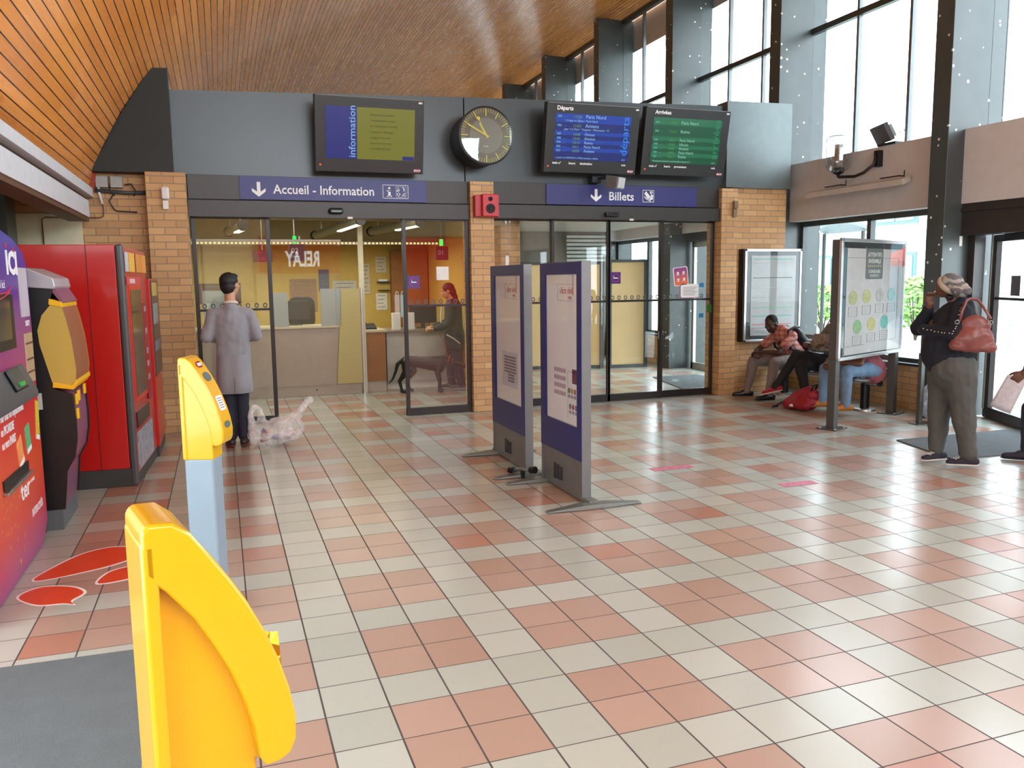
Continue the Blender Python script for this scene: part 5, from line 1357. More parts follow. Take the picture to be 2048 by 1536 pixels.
def studs_on(path, n_):
    out = []
    for i in range(n_):
        f = i / (n_ - 1) * (len(path) - 1); k_ = min(int(f), len(path) - 2); out.append(V(path[k_]).lerp(V(path[k_ + 1]), f - k_))
    return out
bvh = mathutils.bvhtree.BVHTree.FromPolygons([v.co.copy() for v in jm.data.vertices], [tuple(p.vertices) for p in jm.data.polygons])
inv_ = wm(t).inverted()
g = G()
for p in studs_on([P_(-.30, -.02, 1.42), P_(-.36, .0, 1.28), P_(-.36, .05, 1.18), P_(-.28, .17, 1.18), P_(-.2, .28, 1.21)], 17):
    q, n_, _, _ = bvh.find_nearest(inv_ @ p)
    g.ball(q + n_ * .001, .0065, 4)
g.build('silver_studs', mat('silver_stud', (220, 220, 225), .2, .9), jm, w=False)
g = Blob(); g.limb([P_(-.07, .06, 1.36), P_(0, .10, 1.345), P_(.08, .05, 1.36), P_(.09, -.03, 1.39), P_(0, -.07, 1.40), P_(-.09, -.03, 1.39), P_(-.07, .06, 1.36)], [.028] * 7)
g.flesh('scarf', mat('grey_beige_scarf', (130, 122, 110), .9), t, .009, 2, wrinkle=.005, wr_s=30)
TAU = mat('taupe_trousers', (76, 75, 72), .85)
g = Blob(); g.cap(P_(-.06, .01, .88), P_(.06, .01, .88), .185, .185); g.cap(P_(0, .01, .88), P_(0, .0, .82), .20, .19)
g.limb([P_(.085, .07, .78), P_(.09, .10, .47), P_(.07, .105, .13)], [.138, .095, .068]); g.limb([P_(-.085, -.05, .78), P_(-.07, -.09, .47), P_(-.07, -.145, .13)], [.138, .098, .072])
g.flesh('trousers', TAU, t, .011, 3, wrinkle=.011, wr_s=11)
d_ = X.to_3x3()
SNK = mat('dark_canvas_shoe', (40, 36, 50), .8); SOLW = mat('white_rubber_sole', (206, 204, 200), .6)
shoe(t, P_(.07, .085, .085), d_ @ V((-.75, .8, 0)), SNK, SOLW, k=.9, laces=LETW)
shoe(t, P_(-.07, -.15, .085), d_ @ V((-.25, 1, 0)), SNK, SOLW, k=.92, laces=LETW)
# handbag hanging from her near shoulder
tb = thing('handbag', P_(-.26, -.12, 1.02), 'pinkish brown leather handbag hanging from the shoulder of the standing woman', 'handbag')
LEA = mat('rose_brown_leather', (124, 68, 64), .38, var=.1, vs=9)
Xb = M.Translation(P_(-.285, -.125, 1.14)) @ M.Rotation(D(42), 4, 'Z')
g = Blob(Xb); g.ell((0, 0, -.01), (.055, .158, .12)); g.ell((.0, -.01, .10), (.032, .12, .09)); g.cap((0, -.13, -.075), (0, .13, -.065), .045)
bg_ = g.flesh('bag_body', LEA, tb, .010, 3, wrinkle=.010, wr_s=11)
g = G(Xb)
for off in (-.03, .03):
    g.tube([(off, .10, .14), (off * .8, .09, .22), (.05, .06, .31), (.10, .03, .32), (.10, -.02, .31), (.04, -.06, .26), (off, -.12, .16)], .011, 8)
g.build('strap', LEA, tb, smooth=True)
g = G(Xb)
for y in (-.12, .12): g.tube([(-.045 , y + .016 * cos(a), .13 + .016 * sin(a)) for a in [2 * pi * k / 12 for k in range(12)]], .003, 6, True)
g.build('metal_ring', STEEL, tb)

# ---------------- seated people
def seated(name_label, hip, knees, ankles, chest, headc, headrot, elbows, wrists, skin, top, leg, hairm, sleeve, lean, toe, up_m, sole_m, shoe_k=1.0, laces=None, high=False, k=1.0, handk=1.0):
    t = thing('person', (hip[0], hip[1], 0), name_label, 'person')
    hip = V(hip); ch = V(chest)
    ax = (V(hip) - V(ch)).normalized()
    side_ = V((0, 1, 0))
    shl = [ch + side_ * sx * .165 * k + V((0, 0, .02)) for sx in (-1, 1)]
    g = Blob(); head(g, headc, headrot, k); nb = V(headc) - headrot.to_3x3() @ V((0, .02, .09)) * k
    g.cap(ch + V((0, 0, .06)), nb, .058, .052); g.cap(hip, ch, .11, .12)
    for i in (0, 1):
        g.limb([shl[i], elbows[i], wrists[i]], [.045 * k, .038 * k, .028 * k]); dd = (V(wrists[i]) - V(elbows[i])).normalized()
        hand(g, wrists[i], dd + V((-.1, (.3 if i == 0 else -.3), -.2)), (-.2, 0, -1), 1 if i == 0 else -1, .8, handk)
    g.flesh('body', skin, t, .0075, 2)
    face_bits(t, headc, headrot, k)
    if hairm:
        g = Blob(M.Translation(V(headc)) @ headrot @ M.Scale(k, 4)); g.ell((0, -.022, .045), (.081, .096, .082)); g.ell((0, -.05, .0), (.074, .062, .07)); g.flesh('hair', hairm, t, .009, 1, wrinkle=.002, wr_s=80)
    g = Blob(); up = (ch - hip).normalized(); fl_ = up.cross(side_)
    g.cap(shl[0], shl[1], .075 * k); g.cap(ch + up * .02, hip.lerp(ch, .45), .175 * k, .165 * k, 18, (fl_, .66)); g.cap(hip.lerp(ch, .45), hip + V((.02, 0, -.02)), .165 * k, .19 * k, 18, (fl_, .85)); g.cap(ch + up * .05, ch + up * .0, .09, .12)
    for i in (0, 1):
        e = V(elbows[i]); w_ = V(wrists[i]); g.cap(shl[i], shl[i].lerp(e, sleeve if sleeve < 1 else 1), .073 * k, .062 * k)
        if sleeve >= 1: g.cap(e, w_, .058 * k, .042 * k)
    g.flesh('shirt', top, t, .010, 3, wrinkle=.009, wr_s=14)
    g = Blob(); g.cap(hip + V((0, -.07, -.02)), hip + V((0, .07, -.02)), .12)
    for i in (0, 1):
        hp = hip + V((-.02, (-.09, .09)[i], -.01)); g.limb([hp, knees[i], ankles[i]], [.098 * k, .074 * k, .052 * k])
    g.flesh('trousers', leg, t, .010, 3, wrinkle=.008, wr_s=14)
    for i in (0, 1): shoe(t, ankles[i], toe[i], up_m, sole_m, k=shoe_k, laces=laces, high=high)
    return t
PL = NT('pink_plaid_cotton'); q = PL.xyz(PL.obj())
def band(t_, v, f, ph=0): return t_.math('GREATER_THAN', t_.math('SINE', t_.math('ADD', t_.math('MULTIPLY', v, f), ph)), .35)
pm = PL.mix(PL.math('MULTIPLY', band(PL, q[2], 95), .6), lin((198, 150, 140)), lin((166, 62, 56))); pm = PL.mix(PL.math('MULTIPLY', band(PL, q[1], 95), .5), pm, lin((150, 52, 50)))
PL.put(PL.b.inputs['Base Color'], pm); PL.b.inputs['Roughness'].default_value = .8
facing = 100
tm1 = seated('person in a pink plaid short sleeved shirt seated bent forward, leftmost on the bench', (7.10, 5.02, .545), [(6.60, 4.80, .53), (6.56, 5.20, .53)], [(6.57, 4.86, .09), (6.53, 5.30, .09)],
    (6.92, 5.03, .84), (6.74, 5.08, 1.02), rotm(112, -22), [(6.66, 4.80, .655), (6.62, 5.22, .655)], [(6.52, 5.0, .66), (6.54, 5.10, .645)], SK_DARK, PL.m, mat('grey_brown_trousers', (128, 116, 116), .8), mat('cropped_hair', (18, 15, 15), .9), .62, 0,
    [(-1, .15, 0), (-1, .5, 0)], mat('black_leather_shoe', (20, 18, 20), .35), BLACK)
# black rucksack on his back
tb = thing('rucksack', (7.15, 5.0, .6), 'black rucksack worn on the back of the man in the plaid shirt', 'rucksack')
Xr = M.Translation((7.11, 5.0, .80)) @ M.Rotation(D(-28), 4, 'Y')
RB = mat('black_nylon', (26, 28, 32), .6)
g = Blob(Xr); g.ell((.02, 0, -.02), (.085, .15, .21)); g.ell((.07, 0, -.08), (.06, .12, .11)); g.flesh('bag_body', RB, tb, .011, 3, wrinkle=.007, wr_s=14)
for sy in (-1, 1): G().tube([(7.06, 5.02 + sy * .12, .98), (6.97, 5.02 + sy * .135, .985), (6.87, 5.02 + sy * .14, .94), (6.84, 5.02 + sy * .15, .84), (6.90, 5.02 + sy * .17, .70), (7.02, 5.02 + sy * .17, .62)], .017, 8).build('shoulder_strap', RB, tb, smooth=True)
# second sitter, legs crossed, reading a newspaper
DK = mat('black_jeans', (28, 28, 34), .8); RSN = mat('red_canvas_shoe', (150, 30, 44), .8)
t = seated('person in black trousers and red sneakers seated cross legged mid bench', (7.13, 4.28, .545), [(6.64, 4.40, .66), (6.62, 4.30, .53)], [(6.42, 4.52, .25), (6.66, 4.20, .10)],
    (7.20, 4.25, .98), (7.14, 4.24, 1.22), rotm(95, -18), [(7.0, 4.00, .74), (7.0, 4.50, .74)], [(6.84, 4.10, .80), (6.84, 4.44, .80)], SK_BROWN, mat('grey_pullover', (120, 116, 112), .85), DK, HAIR, 1, 0,
    [(-.55, .85, -.30), (-.9, -.3, 0)], RSN, SOLW, laces=LETW)
tn = thing('newspaper', (6.80, 4.28, .86), 'open newspaper held by the person in the middle of the bench', 'newspaper')
NP = NT('newsprint'); q = NP.xyz(NP.obj()); NP.put(NP.b.inputs['Base Color'], NP.mix(NP.math('MULTIPLY', band(NP, q[2], 420), NP.math('GREATER_THAN', NP.noise(26, NP.obj()), .45)), lin((168, 162, 156)), lin((84, 78, 78)))); NP.b.inputs['Roughness'].default_value = .9
def sheet(g, a, b, c, d, n_=6, amp=.012, th=.003):
    vs = []; fs = []
    for i in range(n_ + 1):
        for j in range(n_ + 1):
            u, v = i / n_, j / n_; p = V(a).lerp(V(b), u).lerp(V(d).lerp(V(c), u), v); nn = (V(b) - V(a)).cross(V(d) - V(a)).normalized()
            vs.append(p + nn * amp * (sin(u * 5) + .6 * noise.noise(p * 14)))
    for i in range(n_):
        for j in range(n_): k_ = i * (n_ + 1) + j; fs.append((k_, k_ + n_ + 1, k_ + n_ + 2, k_ + 1))
    return g.add(vs, fs)
g = G(); sheet(g, (6.80, 4.20, .72), (6.86, 4.44, .74), (6.93, 4.42, .92), (6.88, 4.20, .94)); sheet(g, (6.80, 4.20, .72), (6.86, 3.96, .73), (6.93, 3.98, .92), (6.88, 4.20, .94))
o = g.build('pages', NP.m, tn, smooth=True); o.modifiers.new('s', 'SOLIDIFY').thickness = .003
# third sitter behind the poster stand
t = seated('person in a pink shirt, pale blue jeans and tan boots seated behind the poster stand', (7.12, 3.66, .545), [(6.66, 3.52, .54), (6.62, 3.84, .54)], [(6.64, 3.50, .14), (6.60, 3.86, .14)],
    (6.98, 3.70, .86), (6.84, 3.72, 1.06), rotm(95, -30), [(6.80, 3.46, .63), (6.76, 3.95, .63)], [(6.62, 3.62, .63), (6.60, 3.80, .62)], SK_BROWN, mat('dusty_pink_shirt', (158, 84, 92), .8), mat('pale_blue_jeans', (112, 140, 170), .8, var=.12, vs=12), HAIR, .6, 0,
    [(-1, .35, 0), (-1, .6, 0)], mat('tan_boot_leather', (190, 118, 46), .6), mat('tan_sole', (140, 96, 50), .7), high=True, laces=mat('boot_lace', (120, 80, 40), .7))
# red rucksack on the floor
tb = thing('rucksack', (6.45, 4.12, 0), 'red rucksack slumped on the floor in front of the bench', 'rucksack')
RR = mat('red_nylon', (150, 24, 44), .55, var=.08)
Xr = M.Translation((6.46, 4.12, 0)) @ M.Rotation(D(12), 4, 'Z')
g = Blob(Xr); g.limb([(.02, .20, .06), (.04, .02, .13), (.05, -.16, .20)], [.055, .12, .11]); g.ell((.02, -.06, .11), (.13, .20, .105)); g.ell((.04, -.12, .20), (.10, .13, .11)); g.cap((-.06, .12, .07), (-.06, -.16, .08), .06)
o = g.flesh('bag_body', RR, tb, .011, 3, wrinkle=.014, wr_s=10)
zmin = min((wm(tb) @ v.co).z for v in o.data.vertices)
for v in o.data.vertices: v.co.z = max(v.co.z, .004)
g = G(Xr); g.tube([(-.02, -.20, .26), (-.02, -.23, .33), (.04, -.24, .34), (.06, -.2, .27)], .012, 8).build('carry_loop', RB, tb, smooth=True)
G(Xr).tube([(-.12, .14, .10), (-.15, .26, .02), (-.10, .32, .015), (-.06, .26, .02)], .012, 8).build('strap', RB, tb, smooth=True)
G(Xr).prism([(-.02, .055), (.03, .055), (.035, .075), (0, .09), (-.02, .08)], 0, -.128, -.115).build('badge', LETW, tb)

# ---------------- person walking at the right edge, only arm and foot in view
t = thing('person', (6.55, .62, 0), 'person at the right edge carrying a folded newspaper, only arm and foot in view', 'person')
X = M.Translation((6.50, .745, 0)) @ M.Rotation(D(42), 4, 'Z')
hc = P_(0, .04, 1.62)
g = Blob(); head(g, hc, rotm(42, 0)); g.cap(P_(0, 0, 1.42), P_(0, .02, 1.54), .055); g.cap(P_(0, 0, 1.0), P_(0, 0, 1.38), .11, .12)
WR = P_(-.16, .30, .82)
g.limb([P_(.2, 0, 1.38), P_(.25, -.10, 1.12), P_(.24, .02, .88)], [.045, .038, .028]); hand(g, P_(.24, .02, .88), (0, .2, -1), (-1, 0, 0), 1, .6)
g.limb([P_(-.2, 0, 1.38), P_(-.25, .06, 1.10), WR], [.045, .038, .028]); hand(g, WR, d_ @ V((.1, .6, -.7)), d_ @ V((1, 0, 0)), 1, .7)
g.flesh('body', SK_BROWN, t, .0075, 2); face_bits(t, hc, rotm(42, 0))
g = Blob(M.Translation(hc) @ rotm(42, 0)); g.ell((0, -.022, .045), (.081, .096, .082)); g.ell((0, -.05, .0), (.074, .062, .07)); g.flesh('hair', HAIR, t, .009, 1)
g = Blob(); g.cap(P_(-.15, 0, 1.38), P_(.15, 0, 1.38), .075); g.cap(P_(0, 0, 1.3), P_(0, 0, .92), .185, .18, 18, ((0, 1, 0), .66)); g.limb([P_(-.2, 0, 1.38), P_(-.25, .06, 1.10), P_(-.25, .06, 1.10).lerp(WR, .86)], [.075, .06, .045]); g.limb([P_(.2, 0, 1.38), P_(.25, -.1, 1.12), P_(.24, .02, .92)], [.075, .06, .045])
g.flesh('jacket', mat('dark_blue_jacket', (34, 36, 56), .8), t, .011, 3, wrinkle=.008, wr_s=10)
g = Blob(); g.cap(P_(-.06, 0, .88), P_(.06, 0, .88), .13); g.limb([P_(.09, .02, .84), P_(.1, .22, .48), P_(.1, .22, .12)], [.1, .07, .055]); g.limb([P_(-.09, 0, .84), P_(-.1, .02, .48), P_(-.1, -.16, .12)], [.1, .07, .055])
g.flesh('trousers', TRN, t, .010, 3, wrinkle=.007)
shoe(t, P_(.1, .22, .08), d_ @ V((0, 1, 0)), SNK, BLACK); shoe(t, P_(-.1, -.17, .085), d_ @ V((0, 1, 0)), SNK, BLACK)
tn = thing('newspaper', WR, 'folded newspaper held out by the person at the right edge', 'newspaper')
g = G(); c0 = WR + d_ @ V((.02, .02, -.05))
sheet(g, c0 + d_ @ V((0, -.06, .02)), c0 + d_ @ V((0, .10, .02)), c0 + d_ @ V((.02, .22, -.26)), c0 + d_ @ V((.02, .06, -.32)), 6, .008)
o = g.build('pages', mat('pale_newsprint', (196, 190, 196), .9, var=.12, vs=40), tn, smooth=True); o.modifiers.new('s', 'SOLIDIFY').thickness = .006
# ================================================================ ticket office behind the left doors
STN = mat('stainless_counter_front', (150, 136, 122), .35, .5, var=.05)
RIB = NT('ribbed_beige_panel'); q = RIB.xyz(RIB.pos()); rb = RIB.math('SINE', RIB.math('MULTIPLY', q[2], 480))
RIB.put(RIB.b.inputs['Base Color'], RIB.mix(RIB.ramp(rb, -1, 1), lin((128, 116, 72)), lin((214, 200, 140)))); RIB.b.inputs['Roughness'].default_value = .5
OAKC = mat('brown_wood_counter', (146, 98, 52), .4, var=.15, vs=3)
t = thing('ticket_counter', (.8, 8.0, 0), 'brushed metal ticket counter with ribbed end panel seen through the left doorway', 'counter')
G().box(-.9, 7.98, .16, 1.27, 8.5, 1.0).build('front_panel', STN, t)
G().box(-.9, 8.0, 0, 1.66, 8.5, .16).build('plinth', STN, t, bev=.003)
G().prism([(1.275, .165), (1.655, .165), (1.655, 1.56), (1.385, 1.56)], 1, 7.95, 7.985).build('ribbed_panel', RIB.m, t)
G().box(1.27, 7.985, .16, 1.66, 8.5, 1.0).build('end_cabinet', STN, t)
G().box(-.9, 7.93, .998, 1.30, 8.55, 1.03).build('counter_top', mat('beige_counter_top', (186, 176, 150), .4), t, bev=.004)
G().box(1.66, 7.94, 0, 1.685, 7.99, 1.57).build('edge_strip', STEEL, t)
G().lathe([(.012, -.004), (.012, .0)], (.98, 7.998, .09), 10, 1).build('round_hole', BLACK, t)
FROST = transl('frosted_panel', (176, 184, 190), .8)
for x0, x1, z1, lab in ((1.08, 1.37, 1.565, 'right'), (.42, .62, 1.52, 'middle'), (-.52, -.1, 1.56, 'left')):
    o = G().box(x0, 7.96, 1.03, x1, 7.975, z1).build('screen_panel', FROST, None, bev=.002); tag(o, 'frosted glass divider standing on the %s part of the ticket counter' % lab, 'divider')
t = thing('office_glazing', (.2, 8.02, 1.03), 'clear glass screen above the ticket counter with a slim top rail', 'glass screen')
G().box(-.85, 7.936, 1.03, 1.37, 7.944, 2.24).build('pane', glass('office_glass', (.98, .99, .98), 1.4, 0, 1.55), t)
G().box(-.9, 7.93, 2.24, 1.40, 7.96, 2.27).build('top_rail', STEEL, t)
t = thing('white_post', (2.06, 10.3, 0), 'cream vertical post rising behind the ribbed counter end', 'post')
G().box(1.66, 8.0, 0, 1.73, 8.07, 2.62).build('shaft', mat('cream_post', (206, 202, 176), .5), t, bev=.003)
t = thing('wood_front_desk', (1.85, 8.15, 0), 'wood fronted low desk between the metal counter and the white desk', 'desk')
G().box(1.70, 8.10, .16, 2.04, 8.9, .90).build('front_panel', OAKC, t, bev=.003)
G().box(1.70, 8.12, 0, 2.04, 8.9, .16).build('plinth', mat('pale_plinth', (176, 168, 156), .6), t)
G().box(1.69, 8.08, .90, 2.06, 8.95, .935).build('desk_top', mat('beige_counter_top', (186, 176, 150), .4), t, bev=.003)
t = thing('white_desk', (2.65, 8.3, 0), 'white fronted desk behind the dog', 'desk')
G().box(2.08, 8.25, .12, 3.25, 9.0, .88).build('front_panel', mat('off_white_laminate', (188, 186, 180), .5), t, bev=.003)
G().box(2.08, 8.28, 0, 3.25, 9.0, .12).build('plinth', WHITE, t)
G().box(2.02, 8.20, .88, 3.28, 9.05, .915).build('desk_top', STN, t, bev=.004)
# small things on the desks
for k, (x, h_) in enumerate(((2.20, .26), (2.42, .26))):
    o = G().box(x, 8.30, .915, x + .12, 8.42, .915 + h_).build('leaflet_box', WHITE, None, bev=.003); tag(o, 'white upright leaflet box on the white desk, %s one' % ('left' if k == 0 else 'right'), 'leaflet box', 'leaflet boxes on the desk')
for k, x in enumerate((2.28, 2.37)):
    t = thing('hanging_leaflet', (x, 8.5, 1.1), 'narrow pale leaflet on a tall holder behind the leaflet boxes, %s one' % ('left' if k == 0 else 'right'), 'leaflet', 'tall leaflet holder')
    G().box(x, 8.50, 1.1, x + .075, 8.51, 1.45).build('card', mat('card_%d' % k, ((206, 190, 190), (180, 206, 220))[k], .5), t)
    G().tube([(x + .037 + .02 * cos(a), 8.505, 1.47 + .03 * sin(a)) for a in [2 * pi * q / 10 for q in range(10)]], .005, 6, True).build('hook', WHITE, t)
    G().box(x + .03, 8.5, .915, x + .045, 8.51, 1.1).build('stem', STEEL, t)
t = thing('desk_phone', (1.85, 8.4, .935), 'dark desk phone and cables on the wood fronted desk', 'telephone')
G().prism([(8.30, .935), (8.55, .935), (8.55, 1.02), (8.30, .965)], 0, 1.75, 1.95).build('base', BLACK, t, bev=.006)
G().cap_ if False else G().tube([(1.77, 8.34, 1.0), (1.79, 8.42, 1.04), (1.78, 8.52, 1.05)], .02, 8).build('handset', BLACK, t, smooth=True)
for x, y, lab in ((.75, 8.4, 'behind the middle of the ticket counter'), (2.75, 8.6, 'on the white desk behind the glass')):
    z0 = 1.03 if x < 2 else .915
    t = thing('computer_monitor', (x, y, z0), 'black computer monitor %s' % lab, 'monitor')
    G().box(x - .22, y, z0 + .08, x + .22, y + .04, z0 + .36).build('screen', BLACK, t, bev=.005)
    G().box(x - .03, y + .02, z0, x + .03, y + .05, z0 + .1).box(x - .1, y - .04, z0, x + .1, y + .1, z0 + .012).build('stand', BLACK, t)
t = thing('office_chair', (.95, 9.3, 0), 'black office chair behind the ticket counter', 'chair')
G().prism(rr(.95, 1.18, .42, .5, .12), 1, 9.5, 9.56).build('backrest', BLACK, t, bev=.01)
G().prism([(p[0], p[1]) for p in rr(.95, 9.3, .46, .46, .1)], 2, .46, .53).build('seat', BLACK, t, bev=.01)
G().cyl((.95, 9.3, .1), (.95, 9.3, .47), .03, 12).build('column', STEEL, t)
for k in range(5):
    a = 2 * pi * k / 5; G().bar((.95, 9.3, .1), (.95 + .28 * cos(a), 9.3 + .28 * sin(a), .06), .04, .03).ball((.95 + .28 * cos(a), 9.3 + .28 * sin(a), .03), .028, 5).build('leg', BLACK, t)
# posters and papers on the office walls
def wallpaper_item(x0, z0, x1, z1, c, lab, nm='wall_notice', y=10.59, band_=None):
    t = thing(nm, ((x0 + x1) / 2, y, (z0 + z1) / 2), lab, 'notice' if nm == 'wall_notice' else 'poster')
    G().box(x0, y - .004, z0, x1, y, z1).build('sheet', mat('sheet_%d_%d_%d' % c, c, .6, var=.12, vs=20), t)
    g = G()
    n_ = max(2, int((z1 - z0) / .07))
    for k in range(n_): g.box(x0 + (x1 - x0) * .15, y - .006, z1 - (z1 - z0) * (k + .7) / (n_ + .4), x1 - (x1 - x0) * (.15 + .1 * (k % 3)), y - .004, z1 - (z1 - z0) * (k + .55) / (n_ + .4))
    g.build('printed_lines', mat('print_band' if band_ else 'grey_print', band_ or (120, 110, 112), .6), t)
wallpaper_item(1.36, 1.50, 1.54, 1.88, (74, 96, 130), 'blue grey framed notice above the frosted divider in the office')
wallpaper_item(2.37, 1.82, 2.56, 2.10, (206, 204, 186), 'cream paper notice high on the yellow wall behind the white desk')
wallpaper_item(2.36, 1.15, 2.56, 1.45, (220, 218, 210), 'white paper notice low on the yellow wall behind the white desk')
wallpaper_item(2.10, 1.44, 2.26, 1.98, (200, 190, 170), 'tall notice with red rings at its top on the yellow wall')
wallpaper_item(.86, 1.15, 1.32, 1.72, (150, 120, 96), 'brown and white picture poster behind the ticket counter', 'wall_poster')
wallpaper_item(1.60, 1.36, 2.02, 1.68, (190, 190, 182), 'wide grey noticeboard right of the picture poster in the office')
wallpaper_item(-.62, 1.32, .05, 1.66, (84, 26, 44), 'dark red and black leaflet wall panel left behind the cleaner', 'wall_poster')
wallpaper_item(2.64, 1.62, 2.76, 1.78, (214, 206, 160), 'small cream paper pinned beside the brown cupboard door')
t = thing('shelf_of_forms', (2.46, 10.5, 1.62), 'small dark wall tray of forms between the cream notices', 'tray')
G().box(2.38, 10.5, 1.64, 2.6, 10.59, 1.66).box(2.40, 10.5, 1.50, 2.60, 10.59, 1.51).build('tray_shelf', BLACK, t)
G().box(2.40, 10.52, 1.66, 2.56, 10.57, 1.70).build('paper_stack', LETW, t)
t = thing('brown_cupboard', (2.95, 10.45, 0), 'brown cupboard door at the right end of the yellow office', 'cupboard')
G().box(2.62, 10.40, 0, 3.28, 10.59, 2.2).build('door', OAKC, t, bev=.004)
G().box(2.68, 10.385, 1.0, 2.70, 10.40, 1.14).build('handle', STEEL, t)
# counter number signs, queue display, lights
t = thing('counter_number_sign', (.78, 8.0, 2.1), 'dark hanging sign reading 02 with a green light above the counter', 'sign')
G().box(.67, 7.98, 1.97, .895, 8.02, 2.205).build('panel', mat('dark_plum_panel', (60, 44, 54), .5), t)
txt([('02', face((.70, 7.976, 2.08), (1, 0, 0), (0, 0, 1)), .075), ('Départ', face((.70, 7.976, 2.02), (1, 0, 0), (0, 0, 1)), .03)], 'lettering', mat('pale_grey_print', (190, 190, 190), .5), t)
G().box(.73, 7.98, 2.215, .78, 8.02, 2.32).build('green_lamp', emit('green_lamp', (20, 230, 90), 1.3), t)
G().box(.745, 7.995, 2.32, .76, 8.005, 2.62).box(.81, 7.99, 2.2, .835, 8.01, 2.32).build('hanger', STEEL, t)
t = thing('counter_number_sign', (3.02, 8.3, 2.1), 'plum hanging sign reading 01 with a green light seen through the open door', 'sign')
G().box(2.90, 8.28, 1.98, 3.10, 8.32, 2.19).build('panel', mat('plum_panel', (110, 34, 60), .5), t)
txt([('01', face((2.93, 8.276, 2.06), (1, 0, 0), (0, 0, 1)), .075)], 'lettering', mat('pale_grey_print', (190, 190, 190), .5), t)
G().box(2.97, 8.28, 2.20, 3.02, 8.32, 2.30).build('green_lamp', emit('green_lamp', (20, 230, 90), 1.3), t)
G().box(2.985, 8.295, 2.3, 3.0, 8.305, 2.62).build('hanger', STEEL, t)
t = thing('queue_display', (.31, 7.9, 2.0), 'red glowing queue display hanging behind the left door leaf', 'display')
G().box(.18, 7.98, 1.955, .44, 8.03, 2.125).build('housing', mat('dark_red_display', (90, 10, 22), .3), t)
txt([('T 01 L', face((.20, 7.976, 2.075), (1, 0, 0), (0, 0, 1)), .028), ('10', face((.27, 7.976, 1.98), (1, 0, 0), (0, 0, 1)), .04)], 'glowing_digits', emit('red_digits', (255, 40, 50), 1.1), t)
G().box(.30, 8.0, 2.12, .31, 8.01, 2.62).build('hanger', STEEL, t)
TUBE = emit('fluorescent_tube', (255, 244, 214), 2.2)
LAMPG = mat('grey_lamp_body', (130, 130, 116), .5)
for (a, b, lab) in (((.04, 7.3, 2.42), (-.12, 8.8, 2.42), 'left ceiling tube lamp in the office, seen end on'), ((1.62, 7.5, 2.52), (1.15, 8.9, 2.38), 'slanting ceiling tube lamp near the cream post in the office'), ((2.45, 7.4, 2.50), (2.0, 8.8, 2.44), 'ceiling tube lamp seen through the glass of the open door')):
    t = thing('ceiling_tube_lamp', a, lab, 'ceiling lamp')
    a, b = V(a), V(b)
    G().cyl(a, b, .06, 20).build('tube_body', LAMPG, t, smooth=True, auto=40)
    d = (b - a).normalized(); G().cyl(a - d * .03, a, .075, 20).build('end_cap', BLACK, t); G().cyl(b, b + d * .03, .075, 20).build('end_cap', BLACK, t)
    G().bar(a + d * .04 - V((0, 0, .052)), a.lerp(b, .45) - V((0, 0, .052)), .07, .03).build('light_strip', TUBE, t)
    for f in (.15, .85): p = a.lerp(b, f); G().box(p.x - .006, p.y - .006, p.z, p.x + .006, p.y + .006, 2.63).build('hanger', STEEL, t)
t = thing('light_strip', (1.1, 9.2, 2.26), 'perforated light strip running along the soffit edge in the office', 'light')
g = G()
for k in range(70): g.box(-1.15 + .062 * k, 9.175, 2.262, -1.115 + .062 * k, 9.2, 2.288)
G().box(-1.2, 9.18, 2.25, 3.3, 9.2, 2.30).build('channel', STEEL, t)
g.build('lamp_slots', emit('warm_slots', (255, 226, 150), 1.3), t)
area('office_light', (.9, 8.9, 2.24), (0, 0, 0), 3.4, 1.0, 6, (1, .93, .72))
area('office_front_light', (.9, 7.0, 2.60), (0, 0, 0), 3.6, .8, 4, (1, .95, .8))
area('lobby_light', (5.4, 8.6, 2.60), (0, 0, 0), 2.5, 3.0, 4, (1, .97, .92))
# sign over a shop behind the camera, seen only as a reflection in the office glass
t = thing('shop_front', (3.6, -8.4, 0), 'red shop front opposite the doors with white lettering, seen only mirrored in glass', 'shop front')
G().box(.8, -8.49, 1.95, 8.0, -8.42, 2.95).build('red_fascia', emit('lit_red_fascia', (190, 24, 30), .9, (120, 10, 14)), t)
txt([('RELAY', face((2.95, -8.40, 2.20), (-1, 0, 0), (0, 0, 1)), .50, 'LEFT', .56, .022)], 'lettering', emit('lit_white_letters', (255, 255, 255), 4.0), t)
G().box(4.4, -8.41, .9, 7.2, -8.40, 2.9).build('glowing_red_panel', emit('shop_glow', (190, 20, 24), 3.5), t)  # red shop board made to glow so the door glass mirrors it

# ---------------- person in the office and the dog
t = thing('person', (3.0, 7.85, 0), 'person in dark clothes with pale straps standing beside the dog behind the glass', 'person')
X = M.Translation((3.02, 7.85, 0)) @ M.Rotation(D(78), 4, 'Z')
hr2 = rotm(78, -14); hc = P_(0, .06, 1.50)
g = Blob(); head(g, hc, hr2, .98); g.cap(P_(0, -.02, 1.32), P_(0, .02, 1.45), .055); g.cap(P_(0, -.02, .95), P_(0, -.02, 1.28), .11, .12)
g.limb([P_(.18, 0, 1.28), P_(.22, .05, 1.02), P_(.12, .28, .96)], [.045, .038, .028]); hand(g, P_(.12, .28, .96), X.to_3x3() @ V((-.2, 1, 0)), (0, 0, -1), -1, .8)
g.limb([P_(-.18, 0, 1.28), P_(-.22, .05, 1.02), P_(-.12, .28, .94)], [.045, .038, .028]); hand(g, P_(-.12, .28, .94), X.to_3x3() @ V((.2, 1, 0)), (0, 0, -1), 1, .8)
g.flesh('body', SK_LIGHT, t, .0085, 2); face_bits(t, hc, hr2)
